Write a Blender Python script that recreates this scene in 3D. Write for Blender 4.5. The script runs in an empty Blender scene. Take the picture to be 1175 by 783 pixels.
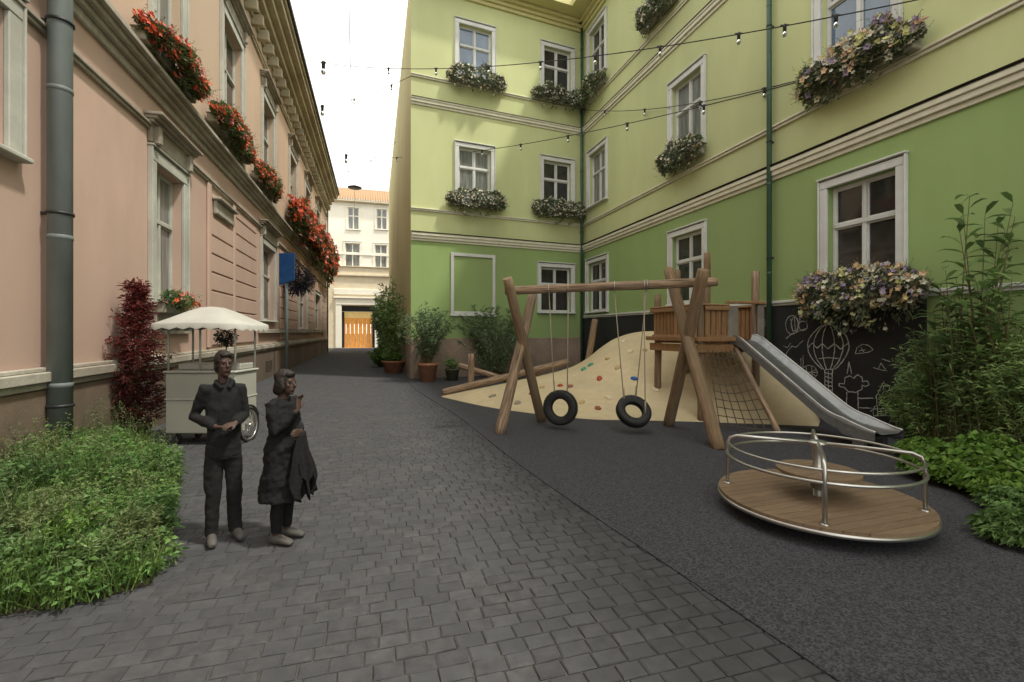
import bpy, math, random
from mathutils import Vector, Matrix, noise
from mathutils.bvhtree import BVHTree
random.seed(7)
R = random.random
def U(a, b): return a + (b - a) * random.random()
scene = bpy.context.scene
col = scene.collection
FPX, HOR, CXP, CAMH = 540.0, 381.0, 587.5, 2.0   # photo focal length in px, horizon row, centre column, eye height

# ------------------------------------------------------------------ world, sun, camera
world = bpy.data.worlds.new("World"); scene.world = world; world.use_nodes = True
nt = world.node_tree; nt.nodes.clear()
SUN_AZ_VEC = Vector((0.93, -0.36, 0)).normalized(); SUN_EL = math.radians(62)
sky = nt.nodes.new('ShaderNodeTexSky'); sky.sky_type = 'NISHITA'; sky.sun_disc = False
sky.sun_elevation = SUN_EL; sky.sun_rotation = math.atan2(SUN_AZ_VEC.x, SUN_AZ_VEC.y); sky.air_density = 1.5; sky.dust_density = 4
tc = nt.nodes.new('ShaderNodeTexCoord'); nz = nt.nodes.new('ShaderNodeTexNoise'); nz.inputs['Scale'].default_value = 2.2; nz.inputs['Detail'].default_value = 6
nt.links.new(tc.outputs['Generated'], nz.inputs['Vector'])
ramp = nt.nodes.new('ShaderNodeValToRGB'); ramp.color_ramp.elements[0].position = .3; ramp.color_ramp.elements[1].position = .7
ramp.color_ramp.elements[0].color = (9.6, 9.6, 9.2, 1); ramp.color_ramp.elements[1].color = (11.5, 11.2, 10.4, 1)
nt.links.new(nz.outputs['Fac'], ramp.inputs['Fac'])
mx = nt.nodes.new('ShaderNodeMixRGB'); mx.inputs[0].default_value = .85
nt.links.new(sky.outputs[0], mx.inputs[1]); nt.links.new(ramp.outputs[0], mx.inputs[2])
bg = nt.nodes.new('ShaderNodeBackground'); bg.inputs['Strength'].default_value = .195
out = nt.nodes.new('ShaderNodeOutputWorld')
nt.links.new(mx.outputs[0], bg.inputs['Color']); nt.links.new(bg.outputs[0], out.inputs['Surface'])
sl = bpy.data.lights.new('sun', 'SUN'); sl.energy = 3.5; sl.angle = math.radians(4); sl.color = (1, .95, .86)
so = bpy.data.objects.new('sun', sl); col.objects.link(so)
sd = Vector((SUN_AZ_VEC.x * math.cos(SUN_EL), SUN_AZ_VEC.y * math.cos(SUN_EL), math.sin(SUN_EL)))
so.rotation_euler = sd.to_track_quat('Z', 'Y').to_euler(); so.location = (10, -5, 30)
cam = bpy.data.cameras.new('camera'); co = bpy.data.objects.new('camera', cam); col.objects.link(co)
cam.sensor_width = 36; cam.lens = 36 * FPX / 1175; cam.clip_end = 2000; cam.clip_start = .05
co.location = (0, 0, CAMH); co.rotation_euler = (math.radians(90), 0, 0)
cam.shift_y = -(391.5 - HOR) / 1175
scene.camera = co
scene.view_settings.view_transform = 'Standard'; scene.view_settings.look = 'None'
scene.view_settings.exposure = 0; scene.view_settings.gamma = 1
scene.cycles.max_bounces = 5; scene.cycles.transmission_bounces = 3; scene.cycles.glossy_bounces = 2; scene.cycles.diffuse_bounces = 3

# ------------------------------------------------------------------ materials
def pm(name, c1, c2=None, scale=6, rough=.8, bump=.0, bscale=None, metal=0, stretch=(1, 1, 1), coord='pos', island=0,
       c3=None, detail=6, spec=.4, emis=0, transl=0, dirt=None, bdist=.01, vor=0):
    m = bpy.data.materials.new(name); m.use_nodes = True; n = m.node_tree; N = n.nodes; L = n.links
    b = N['Principled BSDF']; b.inputs['Roughness'].default_value = rough; b.inputs['Metallic'].default_value = metal
    b.inputs['Specular IOR Level'].default_value = spec
    c2 = c2 or c1
    if coord == 'pos': v = N.new('ShaderNodeNewGeometry').outputs['Position']
    else: v = N.new('ShaderNodeTexCoord').outputs['Object']
    mp = N.new('ShaderNodeMapping'); mp.inputs['Scale'].default_value = stretch; L.new(v, mp.inputs['Vector'])
    t = N.new('ShaderNodeTexNoise'); t.inputs['Scale'].default_value = scale; t.inputs['Detail'].default_value = detail; t.inputs['Roughness'].default_value = .6
    L.new(mp.outputs[0], t.inputs['Vector'])
    r = N.new('ShaderNodeValToRGB'); r.color_ramp.elements[0].position = .32; r.color_ramp.elements[1].position = .68
    r.color_ramp.elements[0].color = (*c1, 1); r.color_ramp.elements[1].color = (*c2, 1)
    L.new(t.outputs['Fac'], r.inputs['Fac']); colr = r.outputs[0]
    if c3:
        t2 = N.new('ShaderNodeTexNoise'); t2.inputs['Scale'].default_value = scale * .17; t2.inputs['Detail'].default_value = 5
        L.new(mp.outputs[0], t2.inputs['Vector'])
        r2 = N.new('ShaderNodeValToRGB'); r2.color_ramp.elements[0].position = .42; r2.color_ramp.elements[1].position = .66
        L.new(t2.outputs['Fac'], r2.inputs['Fac'])
        x = N.new('ShaderNodeMixRGB'); x.inputs[2].default_value = (*c3, 1); L.new(r2.outputs[0], x.inputs[0]); L.new(colr, x.inputs[1]); colr = x.outputs[0]
    if vor:
        vt = N.new('ShaderNodeTexVoronoi'); vt.inputs['Scale'].default_value = vor; L.new(mp.outputs[0], vt.inputs['Vector'])
        hs = N.new('ShaderNodeSeparateColor'); L.new(vt.outputs['Color'], hs.inputs[0])
        mm = N.new('ShaderNodeMapRange'); mm.inputs['To Min'].default_value = .45; mm.inputs['To Max'].default_value = 1.75; L.new(hs.outputs[0], mm.inputs[0])
        x = N.new('ShaderNodeVectorMath'); x.operation = 'SCALE'; L.new(colr, x.inputs[0]); L.new(mm.outputs[0], x.inputs['Scale']); colr = x.outputs[0]
    if dirt:   # (zmin, zmax, colour): grime rising from zmin, gone at zmax
        sx = N.new('ShaderNodeSeparateXYZ'); L.new(N.new('ShaderNodeNewGeometry').outputs['Position'], sx.inputs[0])
        mr = N.new('ShaderNodeMapRange'); mr.inputs['From Min'].default_value = dirt[0]; mr.inputs['From Max'].default_value = dirt[1]
        mr.inputs['To Min'].default_value = 1; mr.inputs['To Max'].default_value = 0; L.new(sx.outputs[2], mr.inputs[0])
        mu = N.new('ShaderNodeMath'); mu.operation = 'MULTIPLY'; L.new(mr.outputs[0], mu.inputs[0]); L.new(t.outputs['Fac'], mu.inputs[1])
        x = N.new('ShaderNodeMixRGB'); x.inputs[2].default_value = (*dirt[2], 1); L.new(mu.outputs[0], x.inputs[0]); L.new(colr, x.inputs[1]); colr = x.outputs[0]
    if island:
        g = N.new('ShaderNodeNewGeometry'); mr = N.new('ShaderNodeMapRange'); mr.inputs['To Min'].default_value = 1 - island; mr.inputs['To Max'].default_value = 1 + island
        L.new(g.outputs['Random Per Island'], mr.inputs[0])
        x = N.new('ShaderNodeVectorMath'); x.operation = 'SCALE'; L.new(colr, x.inputs[0]); L.new(mr.outputs[0], x.inputs['Scale']); colr = x.outputs[0]
    L.new(colr, b.inputs['Base Color'])
    if bump:
        bt = N.new('ShaderNodeTexNoise'); bt.inputs['Scale'].default_value = bscale or scale * 4; bt.inputs['Detail'].default_value = 3; L.new(mp.outputs[0], bt.inputs['Vector'])
        bn = N.new('ShaderNodeBump'); bn.inputs['Strength'].default_value = bump; bn.inputs['Distance'].default_value = bdist
        L.new(bt.outputs['Fac'], bn.inputs['Height']); L.new(bn.outputs[0], b.inputs['Normal'])
    if emis:
        L.new(colr, b.inputs['Emission Color']); b.inputs['Emission Strength'].default_value = emis
    if transl:
        tr = N.new('ShaderNodeBsdfTranslucent'); L.new(colr, tr.inputs[0]); ms = N.new('ShaderNodeMixShader'); ms.inputs[0].default_value = transl
        L.new(b.outputs[0], ms.inputs[1]); L.new(tr.outputs[0], ms.inputs[2]); L.new(ms.outputs[0], N['Material Output'].inputs[0])
    return m
M = {}
M['ground'] = pm('earth', (.06, .05, .04), (.09, .08, .06), 3, .95, .4)
M['paver'] = pm('paver stone', (0.05364, 0.05387, 0.05511), (0.07966, 0.07953, 0.08123), 9, .85, .5, 60, island=.09, c3=(0.06015, 0.06156, 0.0635), bdist=.006, spec=.12)
M['joint'] = pm('joint sand', (0.04946, 0.04722, 0.04272), (0.08543, 0.08094, 0.07194), 30, .95, .3)
M['rubber'] = pm('rubber granulate', (0.03564, 0.03564, 0.04089), (0.05346, 0.05346, 0.05998), 40, .85, .6, 90, c3=(0.04455, 0.04366, 0.04816), bdist=.008, vor=75, spec=.3)
M['peach'] = pm('peach plaster', (0.5136, 0.3631, 0.2869), (0.5814, 0.4096, 0.3222), 1.3, .9, .25, 40, c3=(0.4457, 0.3211, 0.2567), dirt=(1, 4.5, (0.3488, 0.2421, 0.1913)), bdist=.006, stretch=(1, 1, .45))
M['peach_up'] = pm('warm upper plaster', (0.5448, 0.3999, 0.2859), (0.6105, 0.4464, 0.3253), 1.1, .9, .25, 40, c3=(0.4697, 0.3627, 0.2662), bdist=.006, stretch=(1, 1, .35))
M['plinth'] = pm('brown plinth render', (0.15, 0.1087, 0.075), (0.2175, 0.1575, 0.1087), 3, .95, .5, 30, c3=(0.12, 0.09, 0.06375), dirt=(0, 1.3, (0.075, 0.06375, 0.045)))
M['trimL'] = pm('weathered stone trim', (0.32, 0.296, 0.24), (0.464, 0.44, 0.368), 5, .9, .5, 30, c3=(0.272, 0.232, 0.176))
M['surrL'] = pm('grey green painted surround', (0.425, 0.4335, 0.374), (0.527, 0.527, 0.459), 4, .8, .3, 30, c3=(0.374, 0.3655, 0.3145))
M['cornice'] = pm('ochre cornice', (0.3974, 0.3542, 0.2419), (0.5184, 0.4666, 0.3283), 3, .9, .5, 20, c3=(0.3283, 0.2851, 0.1901))
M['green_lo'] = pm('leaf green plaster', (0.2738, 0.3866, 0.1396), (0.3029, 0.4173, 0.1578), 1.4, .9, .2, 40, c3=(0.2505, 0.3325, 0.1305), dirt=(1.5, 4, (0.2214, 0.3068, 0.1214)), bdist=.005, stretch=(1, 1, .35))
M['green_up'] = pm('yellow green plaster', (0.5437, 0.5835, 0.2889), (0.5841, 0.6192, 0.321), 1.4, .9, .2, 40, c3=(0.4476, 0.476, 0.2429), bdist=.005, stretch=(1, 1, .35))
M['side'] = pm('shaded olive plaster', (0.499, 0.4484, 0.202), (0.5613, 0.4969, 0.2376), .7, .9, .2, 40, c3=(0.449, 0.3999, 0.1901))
M['pink'] = pm('pinkish stucco base', (0.272, 0.2, 0.144), (0.352, 0.264, 0.2), 9, .95, .8, 45, c3=(0.224, 0.172, 0.128), dirt=(0, 1.2, (0.128, 0.104, 0.08)))
M['band'] = pm('cream moulding', (0.6009, 0.579, 0.4326), (0.6992, 0.6773, 0.5408), 5, .85, .2, 30)
M['white'] = pm('white window paint', (0.594, 0.603, 0.576), (0.675, 0.684, 0.648), 6, .6, .15, 40, c3=(0.54, 0.54, 0.504))
M['soffit'] = pm('pale yellow soffit', (.56, .52, .24), (.62, .58, .28), 2, .8)
M['glass'] = pm('dark glass', (.018, .018, .016), (.05, .05, .045), 1.4, .06, spec=.6)
M['glass_sky'] = pm('sky lit glass', (.06, .10, .16), (.12, .18, .25), 1.0, .04, spec=.9)  # blue of the reflected sky is painted into the pane colour
M['glass_curt'] = pm('glass with curtain', (.10, .11, .10), (.25, .26, .24), 3, .15, stretch=(3, 3, .3), spec=.6)
M['pipe_grey'] = pm('painted grey pipe', (0.1268, 0.1511, 0.1463), (0.1755, 0.1998, 0.195), 3, .55, .1, c3=(0.1073, 0.1219, 0.1121), stretch=(1, 1, .4))
M['pipe_green'] = pm('dark green pipe', (.03, .075, .045), (.045, .10, .06), 4, .4)
M['wood'] = pm('weathered log wood', (0.07, 0.045, 0.027), (0.48, 0.33, 0.21), 3, .85, .9, 14, stretch=(9, 9, .7), coord='obj', c3=(0.2295, 0.17, 0.119), bdist=.014)
M['wood_red'] = pm('reddish log wood', (0.1329, 0.08033, 0.04463), (0.3128, 0.2097, 0.116), 3, .85, .9, 14, stretch=(9, 9, .7), coord='obj', c3=(0.1877, 0.1428, 0.08925), bdist=.014)
M['plank'] = pm('orange brown plank', (0.218, 0.1105, 0.04463), (0.3391, 0.1955, 0.08925), 4, .75, .4, 16, stretch=(8, 8, .8), coord='pos', island=.22)
M['deckw'] = pm('oiled deck wood', (0.1584, 0.1044, 0.0612), (0.2592, 0.18, 0.1116), 5, .55, .3, 20, stretch=(1.2, 11, 1), coord='obj', island=.14, c3=(0.1944, 0.1332, 0.0828))
M['sand'] = pm('sand coloured rubber mound', (0.5242, 0.4306, 0.258), (0.599, 0.4961, 0.3076), 5, .9, .35, 60, c3=(0.4867, 0.4025, 0.248), bdist=.006)
M['tyre'] = pm('tyre rubber', (0.0084, 0.0084, 0.0084), (0.021, 0.021, 0.021), 20, .65, .3)
M['rope'] = pm('rope', (.28, .24, .17), (.40, .35, .26), 60, .9, .4)
M['net'] = pm('dark rope net', (.06, .045, .03), (.12, .09, .06), 60, .9, .4)
M['steel'] = pm('galvanised steel', (.46, .45, .42), (.60, .59, .56), 6, .3, .05, metal=.9, c3=(.42, .41, .38))
M['slide'] = pm('brushed steel slide', (0.1685, 0.1747, 0.1747), (0.2621, 0.2683, 0.2621), 9, .38, .1, 40, metal=.75, c3=(0.2496, 0.2496, 0.2434))
M['slide_side'] = pm('dull steel side', (0.1445, 0.1445, 0.1403), (0.1955, 0.1955, 0.187), 9, .6, .1, metal=.3)
M['panel'] = pm('grey weathered panel', (.17, .15, .12), (.24, .215, .18), 5, .8, .3)
M['board'] = pm('blackboard paint', (0.0084, 0.0091, 0.0091), (0.0196, 0.0203, 0.0196), 2.2, .75, .2, 40, c3=(0.0245, 0.0252, 0.0245))
M['chalk'] = pm('chalk', (.20, .20, .19), (.62, .62, .58), 40, .95)
M['terra'] = pm('terracotta', (.27, .12, .065), (.38, .18, .10), 6, .9, .3)
M['darkpot'] = pm('dark clay pot', (.05, .03, .022), (.09, .055, .04), 6, .8, .2)
M['greenpot'] = pm('mossy pot', (.06, .07, .045), (.09, .09, .06), 6, .8, .3)
M['trough'] = pm('flower trough', (.20, .19, .15), (.30, .28, .22), 5, .8, .2)
M['soil'] = pm('soil', (.03, .02, .014), (.05, .035, .025), 20, 1, .5)
def leafm(name, a, b, c, isl=.45): return pm(name, a, b, 2.5, .55, c3=c, island=isl, transl=.28, spec=.35)
M['leaf_red'] = leafm('dark red leaves', (.085, .014, .014), (.17, .03, .026), (.055, .012, .012))
M['leaf_ger'] = leafm('geranium leaves', (0.084, 0.126, 0.042), (0.154, 0.182, 0.07), (0.126, 0.098, 0.049))
M['leaf_box'] = leafm('grey green leaves', (0.091, 0.13, 0.065), (0.221, 0.26, 0.143), (0.169, 0.1755, 0.1105))
M['leaf_bam'] = leafm('bamboo leaves', (0.1328, 0.2242, 0.069), (0.2656, 0.3795, 0.1207), (0.1044, 0.1725, 0.069))
M['leaf_olive'] = leafm('olive grey leaves', (0.135, 0.21, 0.105), (0.24, 0.33, 0.18), (0.105, 0.165, 0.075))
M['leaf_bright'] = leafm('bright leaves', (0.0902, 0.1947, 0.02706), (0.1804, 0.296, 0.05412), (0.06314, 0.1324, 0.02706), .35)
M['leaf_blue'] = leafm('blue green leaves', (0.09295, 0.194, 0.05632), (0.1859, 0.3049, 0.09152), (0.09295, 0.1525, 0.04224), .35)
M['grass'] = leafm('grass blades', (0.05862, 0.1257, 0.02525), (0.1662, 0.2409, 0.05049), (0.04397, 0.09425, 0.02525), .6)
M['herb'] = leafm('herb leaves', (0.0696, 0.1705, 0.0406), (0.1624, 0.268, 0.0696), (0.058, 0.1096, 0.0348), .5)
M['seed'] = leafm('pale seed heads', (0.1361, 0.1872, 0.0648), (0.2268, 0.2592, 0.108), (0.1058, 0.144, 0.054), .4)
M['leaf_dark'] = leafm('dark topiary leaves', (.015, .022, .014), (.035, .045, .028), (.012, .016, .010), .4)
M['leaf_purp'] = leafm('dusky purple leaves', (.05, .055, .08), (.10, .08, .14), (.03, .04, .03), .4)
M['stem'] = pm('stem', (.10, .085, .04), (.16, .13, .065), 10, .8)
M['fl_red'] = pm('red petals', (0.6, 0.084, 0.042), (0.744, 0.18, 0.096), 20, .6, island=.3, transl=.2)
M['fl_orange'] = pm('orange red petals', (0.6912, 0.096, 0.0288), (0.768, 0.2112, 0.0768), 20, .6, island=.3, transl=.2)
M['fl_pink'] = pm('pink petals', (.55, .20, .18), (.65, .28, .24), 20, .6, island=.3, transl=.2)
M['fl_white'] = pm('cream petals', (.66, .63, .48), (.78, .76, .62), 20, .6, island=.15, transl=.2)
M['fl_peach'] = pm('peach petals', (.66, .42, .24), (.76, .55, .34), 20, .6, island=.15, transl=.2)
M['fl_lilac'] = pm('lilac petals', (.28, .21, .34), (.42, .34, .46), 20, .6, island=.2, transl=.2)
M['fl_yel'] = pm('yellow green petals', (.55, .55, .20), (.66, .64, .30), 20, .6, island=.2, transl=.2)
M['cartw'] = pm('cream cart paint', (0.351, 0.351, 0.3019), (0.4072, 0.4072, 0.351), 3, .55, .05, c3=(0.3229, 0.3159, 0.2668), dirt=(.1, .8, (0.2106, 0.1966, 0.1544)))
M['canopy'] = pm('canopy cloth', (0.4043, 0.3973, 0.3485), (0.46, 0.4531, 0.4043), 4, .9, .2, c3=(0.3624, 0.3485, 0.2997))
M['black'] = pm('black metal', (.015, .015, .015), (.03, .03, .03), 10, .5)
M['cable'] = pm('cable', (.02, .02, .02), (.03, .03, .03), 10, .6)
M['skin'] = pm('skin', (0.05236, 0.02951, 0.0208), (0.06807, 0.03808, 0.02714), 10, .6)
M['jacket'] = pm('charcoal jacket cloth', (0.00351, 0.00378, 0.00378), (0.00702, 0.00729, 0.00729), 9, .9, .5, 18, bdist=.02)
M['trous'] = pm('dark grey trousers', (0.005808, 0.005544, 0.005016), (0.009504, 0.008976, 0.008184), 9, .9, .5, 14, bdist=.02)
M['dress'] = pm('black dress cloth', (0.002184, 0.002184, 0.002184), (0.005304, 0.004992, 0.004992), 12, .9, .6, 20, bdist=.02)
M['hair'] = pm('dark brown hair', (0.00792, 0.00504, 0.0036), (0.018, 0.01152, 0.00792), 30, .6, .6, 60, stretch=(1, 1, .2))
M['shoe'] = pm('grey shoe', (0.0588, 0.0546, 0.04872), (0.0924, 0.084, 0.0756), 8, .7)
M['shirt'] = pm('grey shirt', (.09, .09, .085), (.13, .13, .12), 8, .9)
M['eye'] = pm('eye', (.01, .01, .01), (.02, .02, .02), 5, .2)
M['blue'] = pm('blue enamel', (.012, .055, .17), (.02, .08, .22), 4, .4)
M['far_wall'] = pm('cream white facade', (.84, .80, .68), (.90, .86, .74), 1.5, .9, c3=(.80, .76, .64))
M['far_stone'] = pm('warm stone facade', (.66, .57, .40), (.74, .65, .48), 2, .9, .2)
M['roof_t'] = pm('orange roof tiles', (0.336, 0.2112, 0.112), (0.416, 0.2784, 0.1568), 5, .9, .3)
M['amber'] = pm('glowing amber timber gate', (0.3781, 0.1328, 0.022), (0.55, 0.2599, 0.0528), 3, .5, stretch=(4, 4, .8), emis=.55)  # timber emits by itself, standing in for the warm light from inside
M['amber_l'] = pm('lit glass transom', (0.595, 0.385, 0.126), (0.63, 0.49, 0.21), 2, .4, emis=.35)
M['roofm'] = pm('roof sheet', (.12, .10, .09), (.16, .13, .11), 4, .8)
def glassbulb():
    m = bpy.data.materials.new('bulb glass'); m.use_nodes = True; b = m.node_tree.nodes['Principled BSDF']
    b.inputs['Base Color'].default_value = (.35, .36, .33, 1); b.inputs['Transmission Weight'].default_value = .9; b.inputs['Roughness'].default_value = .05
    return m
M['bulb'] = glassbulb()

# ------------------------------------------------------------------ helpers
WM = {}
def tag(o, label=None, cat=None, group=None, kind=None):
    if label: o['label'] = label
    if cat: o['category'] = cat
    if group: o['group'] = group
    if kind: o['kind'] = kind
    return o
def place(o, W, parent):
    col.objects.link(o); WM[o.name] = W.copy()
    if parent:
        o.parent = parent; o.matrix_local = WM[parent.name].inverted() @ W
    else: o.matrix_world = W
    return o
def thing(name, label, cat, loc=(0, 0, 0), rz=0, group=None, parent=None):
    o = bpy.data.objects.new(name, None); o.empty_display_size = .2
    place(o, Matrix.Translation(loc) @ Matrix.Rotation(rz, 4, 'Z'), parent)
    return tag(o, label, cat, group)
def T(x, y, z=0, rz=0): return Matrix.Translation((x, y, z)) @ Matrix.Rotation(rz, 4, 'Z')
class MB:
    def __init__(s): s.v = []; s.f = []; s.sm = []
    def add(s, vs, fs, smooth=False):
        k = len(s.v); s.v.extend([tuple(p) for p in vs]); s.f.extend([tuple(i + k for i in f) for f in fs]); s.sm.extend([smooth] * len(fs)); return s
    def box(s, x0, x1, y0, y1, z0, z1, bev=0, X=None):
        x0, x1 = min(x0, x1), max(x0, x1); y0, y1 = min(y0, y1), max(y0, y1); z0, z1 = min(z0, z1), max(z0, z1)
        b = min(bev, (x1-x0)*.45, (y1-y0)*.45, (z1-z0)*.45) if bev else 0
        if not b:
            vs = [(x, y, z) for x in (x0, x1) for y in (y0, y1) for z in (z0, z1)]
            fs = [(0, 1, 3, 2), (4, 6, 7, 5), (0, 4, 5, 1), (2, 3, 7, 6), (0, 2, 6, 4), (1, 5, 7, 3)]
        else:   # each face inset, joined by chamfers
            vs = []; idx = {}
            for ax in range(3):
                for sg in (0, 1):
                    for a in (0, 1):
                        for c in (0, 1):
                            q = [0, 0, 0]; lo = (x0, y0, z0); hi = (x1, y1, z1)
                            q[ax] = (lo, hi)[sg][ax]; A, C = [i for i in range(3) if i != ax]
                            q[A] = (lo[A] + b, hi[A] - b)[a]; q[C] = (lo[C] + b, hi[C] - b)[c]
                            key = [0, 0, 0]; key[ax] = sg; key[A] = a; key[C] = c
                            idx[(ax, tuple(key))] = len(vs); vs.append(tuple(q))
            fs = []
            for ax in range(3):
                A, C = [i for i in range(3) if i != ax]
                for sg in (0, 1):
                    ks = []
                    for a, c in ((0, 0), (1, 0), (1, 1), (0, 1)):
                        key = [0, 0, 0]; key[ax] = sg; key[A] = a; key[C] = c; ks.append(idx[(ax, tuple(key))])
                    fs.append(tuple(ks))
            for ax in range(3):           # edges parallel to ax
                A, C = [i for i in range(3) if i != ax]
                for a in (0, 1):
                    for c in (0, 1):
                        k0 = [0, 0, 0]; k0[A] = a; k0[C] = c; k1 = list(k0); k1[ax] = 1
                        fs.append((idx[(A, tuple(k0))], idx[(A, tuple(k1))], idx[(C, tuple(k1))], idx[(C, tuple(k0))]))
            for kx in (0, 1):
                for ky in (0, 1):
                    for kz in (0, 1):
                        fs.append(tuple(idx[(ax, (kx, ky, kz))] for ax in range(3)))
        if X: vs = [X @ Vector(p) for p in vs]
        return s.add(vs, fs)
    def tube(s, pts, r, seg=8, closed=False, caps=True, smooth=True, ref=None):
        pts = [Vector(p) for p in pts]; n = len(pts)
        rs = r if isinstance(r, (list, tuple)) else [r] * n
        vs = []; fs = []; up = None
        for i, p in enumerate(pts):
            if closed: t = (pts[(i + 1) % n] - pts[i - 1]).normalized()
            else: t = (pts[min(i + 1, n - 1)] - pts[max(i - 1, 0)]).normalized()
            if up is None:
                up = Vector(ref) if ref else (Vector((0, 0, 1)) if abs(t.z) < .9 else Vector((0, 1, 0)))
            a = up - t * up.dot(t)
            if a.length < 1e-5: a = t.orthogonal()
            a.normalize(); up = a; b = t.cross(a)
            ra, rb = rs[i] if isinstance(rs[i], (list, tuple)) else (rs[i], rs[i])
            for j in range(seg):
                th = 2 * math.pi * j / seg; vs.append(p + a * (math.cos(th) * ra) + b * (math.sin(th) * rb))
        m = n if closed else n - 1
        for i in range(m):
            for j in range(seg):
                k = (i + 1) % n; fs.append((i*seg+j, i*seg+(j+1) % seg, k*seg+(j+1) % seg, k*seg+j))
        s.add(vs, fs, smooth)
        if caps and not closed:
            k = len(s.v) - len(vs); s.f.append(tuple(k + j for j in range(seg))[::-1]); s.sm.append(False)
            s.f.append(tuple(k + (n-1)*seg + j for j in range(seg))); s.sm.append(False)
        return s
    def lathe(s, prof, seg=24, c=(0, 0, 0), smooth=True, sx=1, sy=1):
        vs = []; fs = []
        for (r, z) in prof:
            for j in range(seg):
                a = 2*math.pi*j/seg; vs.append((c[0]+r*sx*math.cos(a), c[1]+r*sy*math.sin(a), c[2]+z))
        for i in range(len(prof)-1):
            for j in range(seg): fs.append((i*seg+j, i*seg+(j+1) % seg, (i+1)*seg+(j+1) % seg, (i+1)*seg+j))
        return s.add(vs, fs, smooth)
    def ball(s, c, r, seg=10, rings=7, X=None):
        rx, ry, rz = r if isinstance(r, (list, tuple)) else (r, r, r); vs = []; fs = []
        for i in range(rings + 1):
            ph = math.pi * i / rings
            for j in range(seg):
                a = 2*math.pi*j/seg; v = Vector((rx*math.sin(ph)*math.cos(a), ry*math.sin(ph)*math.sin(a), rz*math.cos(ph)))
                if X: v = X @ v
                vs.append(v + Vector(c))
        for i in range(rings):
            for j in range(seg): fs.append((i*seg+j, (i+1)*seg+j, (i+1)*seg+(j+1) % seg, i*seg+(j+1) % seg))
        return s.add(vs, fs, True)
    def leaf(s, p, d, l, w, droop=.3):
        d = Vector(d)
        if d.length < 1e-6: d = Vector((0, 0, 1))
        d.normalize(); side = d.cross(Vector((U(-1, 1), U(-1, 1), U(-1, 1))))
        if side.length < 1e-3: side = d.orthogonal()
        side.normalize(); p = Vector(p); m = p + d*l*.5; e = p + d*l - Vector((0, 0, droop*l))
        return s.add([p, m + side*w*.5, e, m - side*w*.5], [(0, 1, 2, 3)])
    def blade(s, p, d, l, w):
        d = Vector(d).normalized(); h = Vector((d.y, -d.x, 0))
        if h.length < 1e-3: h = Vector((1, 0, 0))
        h.normalize(); q = Vector(p); vs = [q - h*w*.5, q + h*w*.5]; b = d.copy(); bend = Vector((d.x, d.y, 0)) * U(.2, .9) + Vector((U(-.2,.2), U(-.2,.2), -.25*U(.2, 1.4)))
        for i in (1, 2):
            q = q + b*l/3; b = (b + bend*.45).normalized(); vs += [q - h*w*(.5 - .14*i), q + h*w*(.5 - .14*i)]
        q = q + b*l/3; vs.append(q)
        return s.add(vs, [(0, 1, 3, 2), (2, 3, 5, 4), (4, 5, 6)])
    def petal(s, p, r, nrm=None, k=5):
        n = Vector(nrm) if nrm else Vector((U(-1, 1), U(-1, 1), U(-.1, 1))); n.normalize()
        a = n.orthogonal().normalized(); b = n.cross(a); p = Vector(p); vs = [p - n*r*.25]
        for j in range(2*k):
            th = math.pi*j/k + .3; rr = r*(1 if j % 2 == 0 else .62); vs.append(p + (a*math.cos(th) + b*math.sin(th))*rr + n*r*.1)
        return s.add(vs, [(0, 1+j, 1+(j+1) % (2*k)) for j in range(2*k)])
    def mesh(s, name):
        me = bpy.data.meshes.new(name); me.from_pydata(s.v, [], s.f)
        me.polygons.foreach_set('use_smooth', s.sm); me.update(); return me
    def build(s, name, mat, parent=None, W=None, world=False):
        if W is None: W = WM[parent.name] if parent else Matrix()
        if world:   # vertices were given in world space
            Wi = W.inverted(); s.v = [tuple(Wi @ Vector(p)) for p in s.v]
        o = bpy.data.objects.new(name, s.mesh(name)); o.data.materials.append(mat)
        return place(o, W, parent)
class Frame:   # a wall: s along it, d out from it, z up
    def __init__(f, O, u, outv):
        f.O = Vector((O[0], O[1], 0)); f.u = Vector((u[0], u[1], 0)).normalized(); f.o = Vector((outv[0], outv[1], 0)).normalized()
        f.sg = 1 if f.u.cross(f.o).z > 0 else -1
        y = f.o * f.sg
        f.W = Matrix(((f.u.x, y.x, 0, O[0]), (f.u.y, y.y, 0, O[1]), (0, 0, 1, 0), (0, 0, 0, 1)))
    def w(f, s, d, z): return f.O + f.u*s + f.o*d + Vector((0, 0, z))
    def l(f, s, d, z): return (s, d*f.sg, z)
    def hit(f, px, py, d=0):
        r = Vector(((px - CXP)/FPX, 1, (HOR - py)/FPX)); t = (f.O.dot(f.o) + d)/(r.dot(f.o)); P = r*t
        return (P - f.O).dot(f.u), CAMH + P.z
    def box(f, m, s0, s1, d0, d1, z0, z1, bev=0): return m.box(s0, s1, d0*f.sg, d1*f.sg, z0, z1, bev)
def G(px, py, z=0):   # point at height z seen at a photo pixel
    Y = (CAMH - z)*FPX/(py - HOR); return Vector(((px-CXP)*Y/FPX, Y, z))
def at(px, py, Y): return Vector(((px-CXP)*Y/FPX, Y, CAMH + (HOR-py)*Y/FPX))
UD = Vector((-.28, .96)).normalized(); ND = Vector((UD.y, -UD.x))
L_ = Frame(ND*-4.53, UD, ND); R_ = Frame(ND*9.9, UD, -ND)
Apt = Vector((-4.3, 20.0)); Cpt = Vector((3.5, 23.3))
bu = (Cpt - Apt).normalized(); B_ = Frame(Apt, bu, (bu.y, -bu.x)); BL = (Cpt - Apt).length
S_ = Frame(Apt, UD, -ND); F_ = Frame(UD*62, ND, -UD)
SC = R_.u.dot(Vector((Cpt.x, Cpt.y, 0)) - R_.O)

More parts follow.
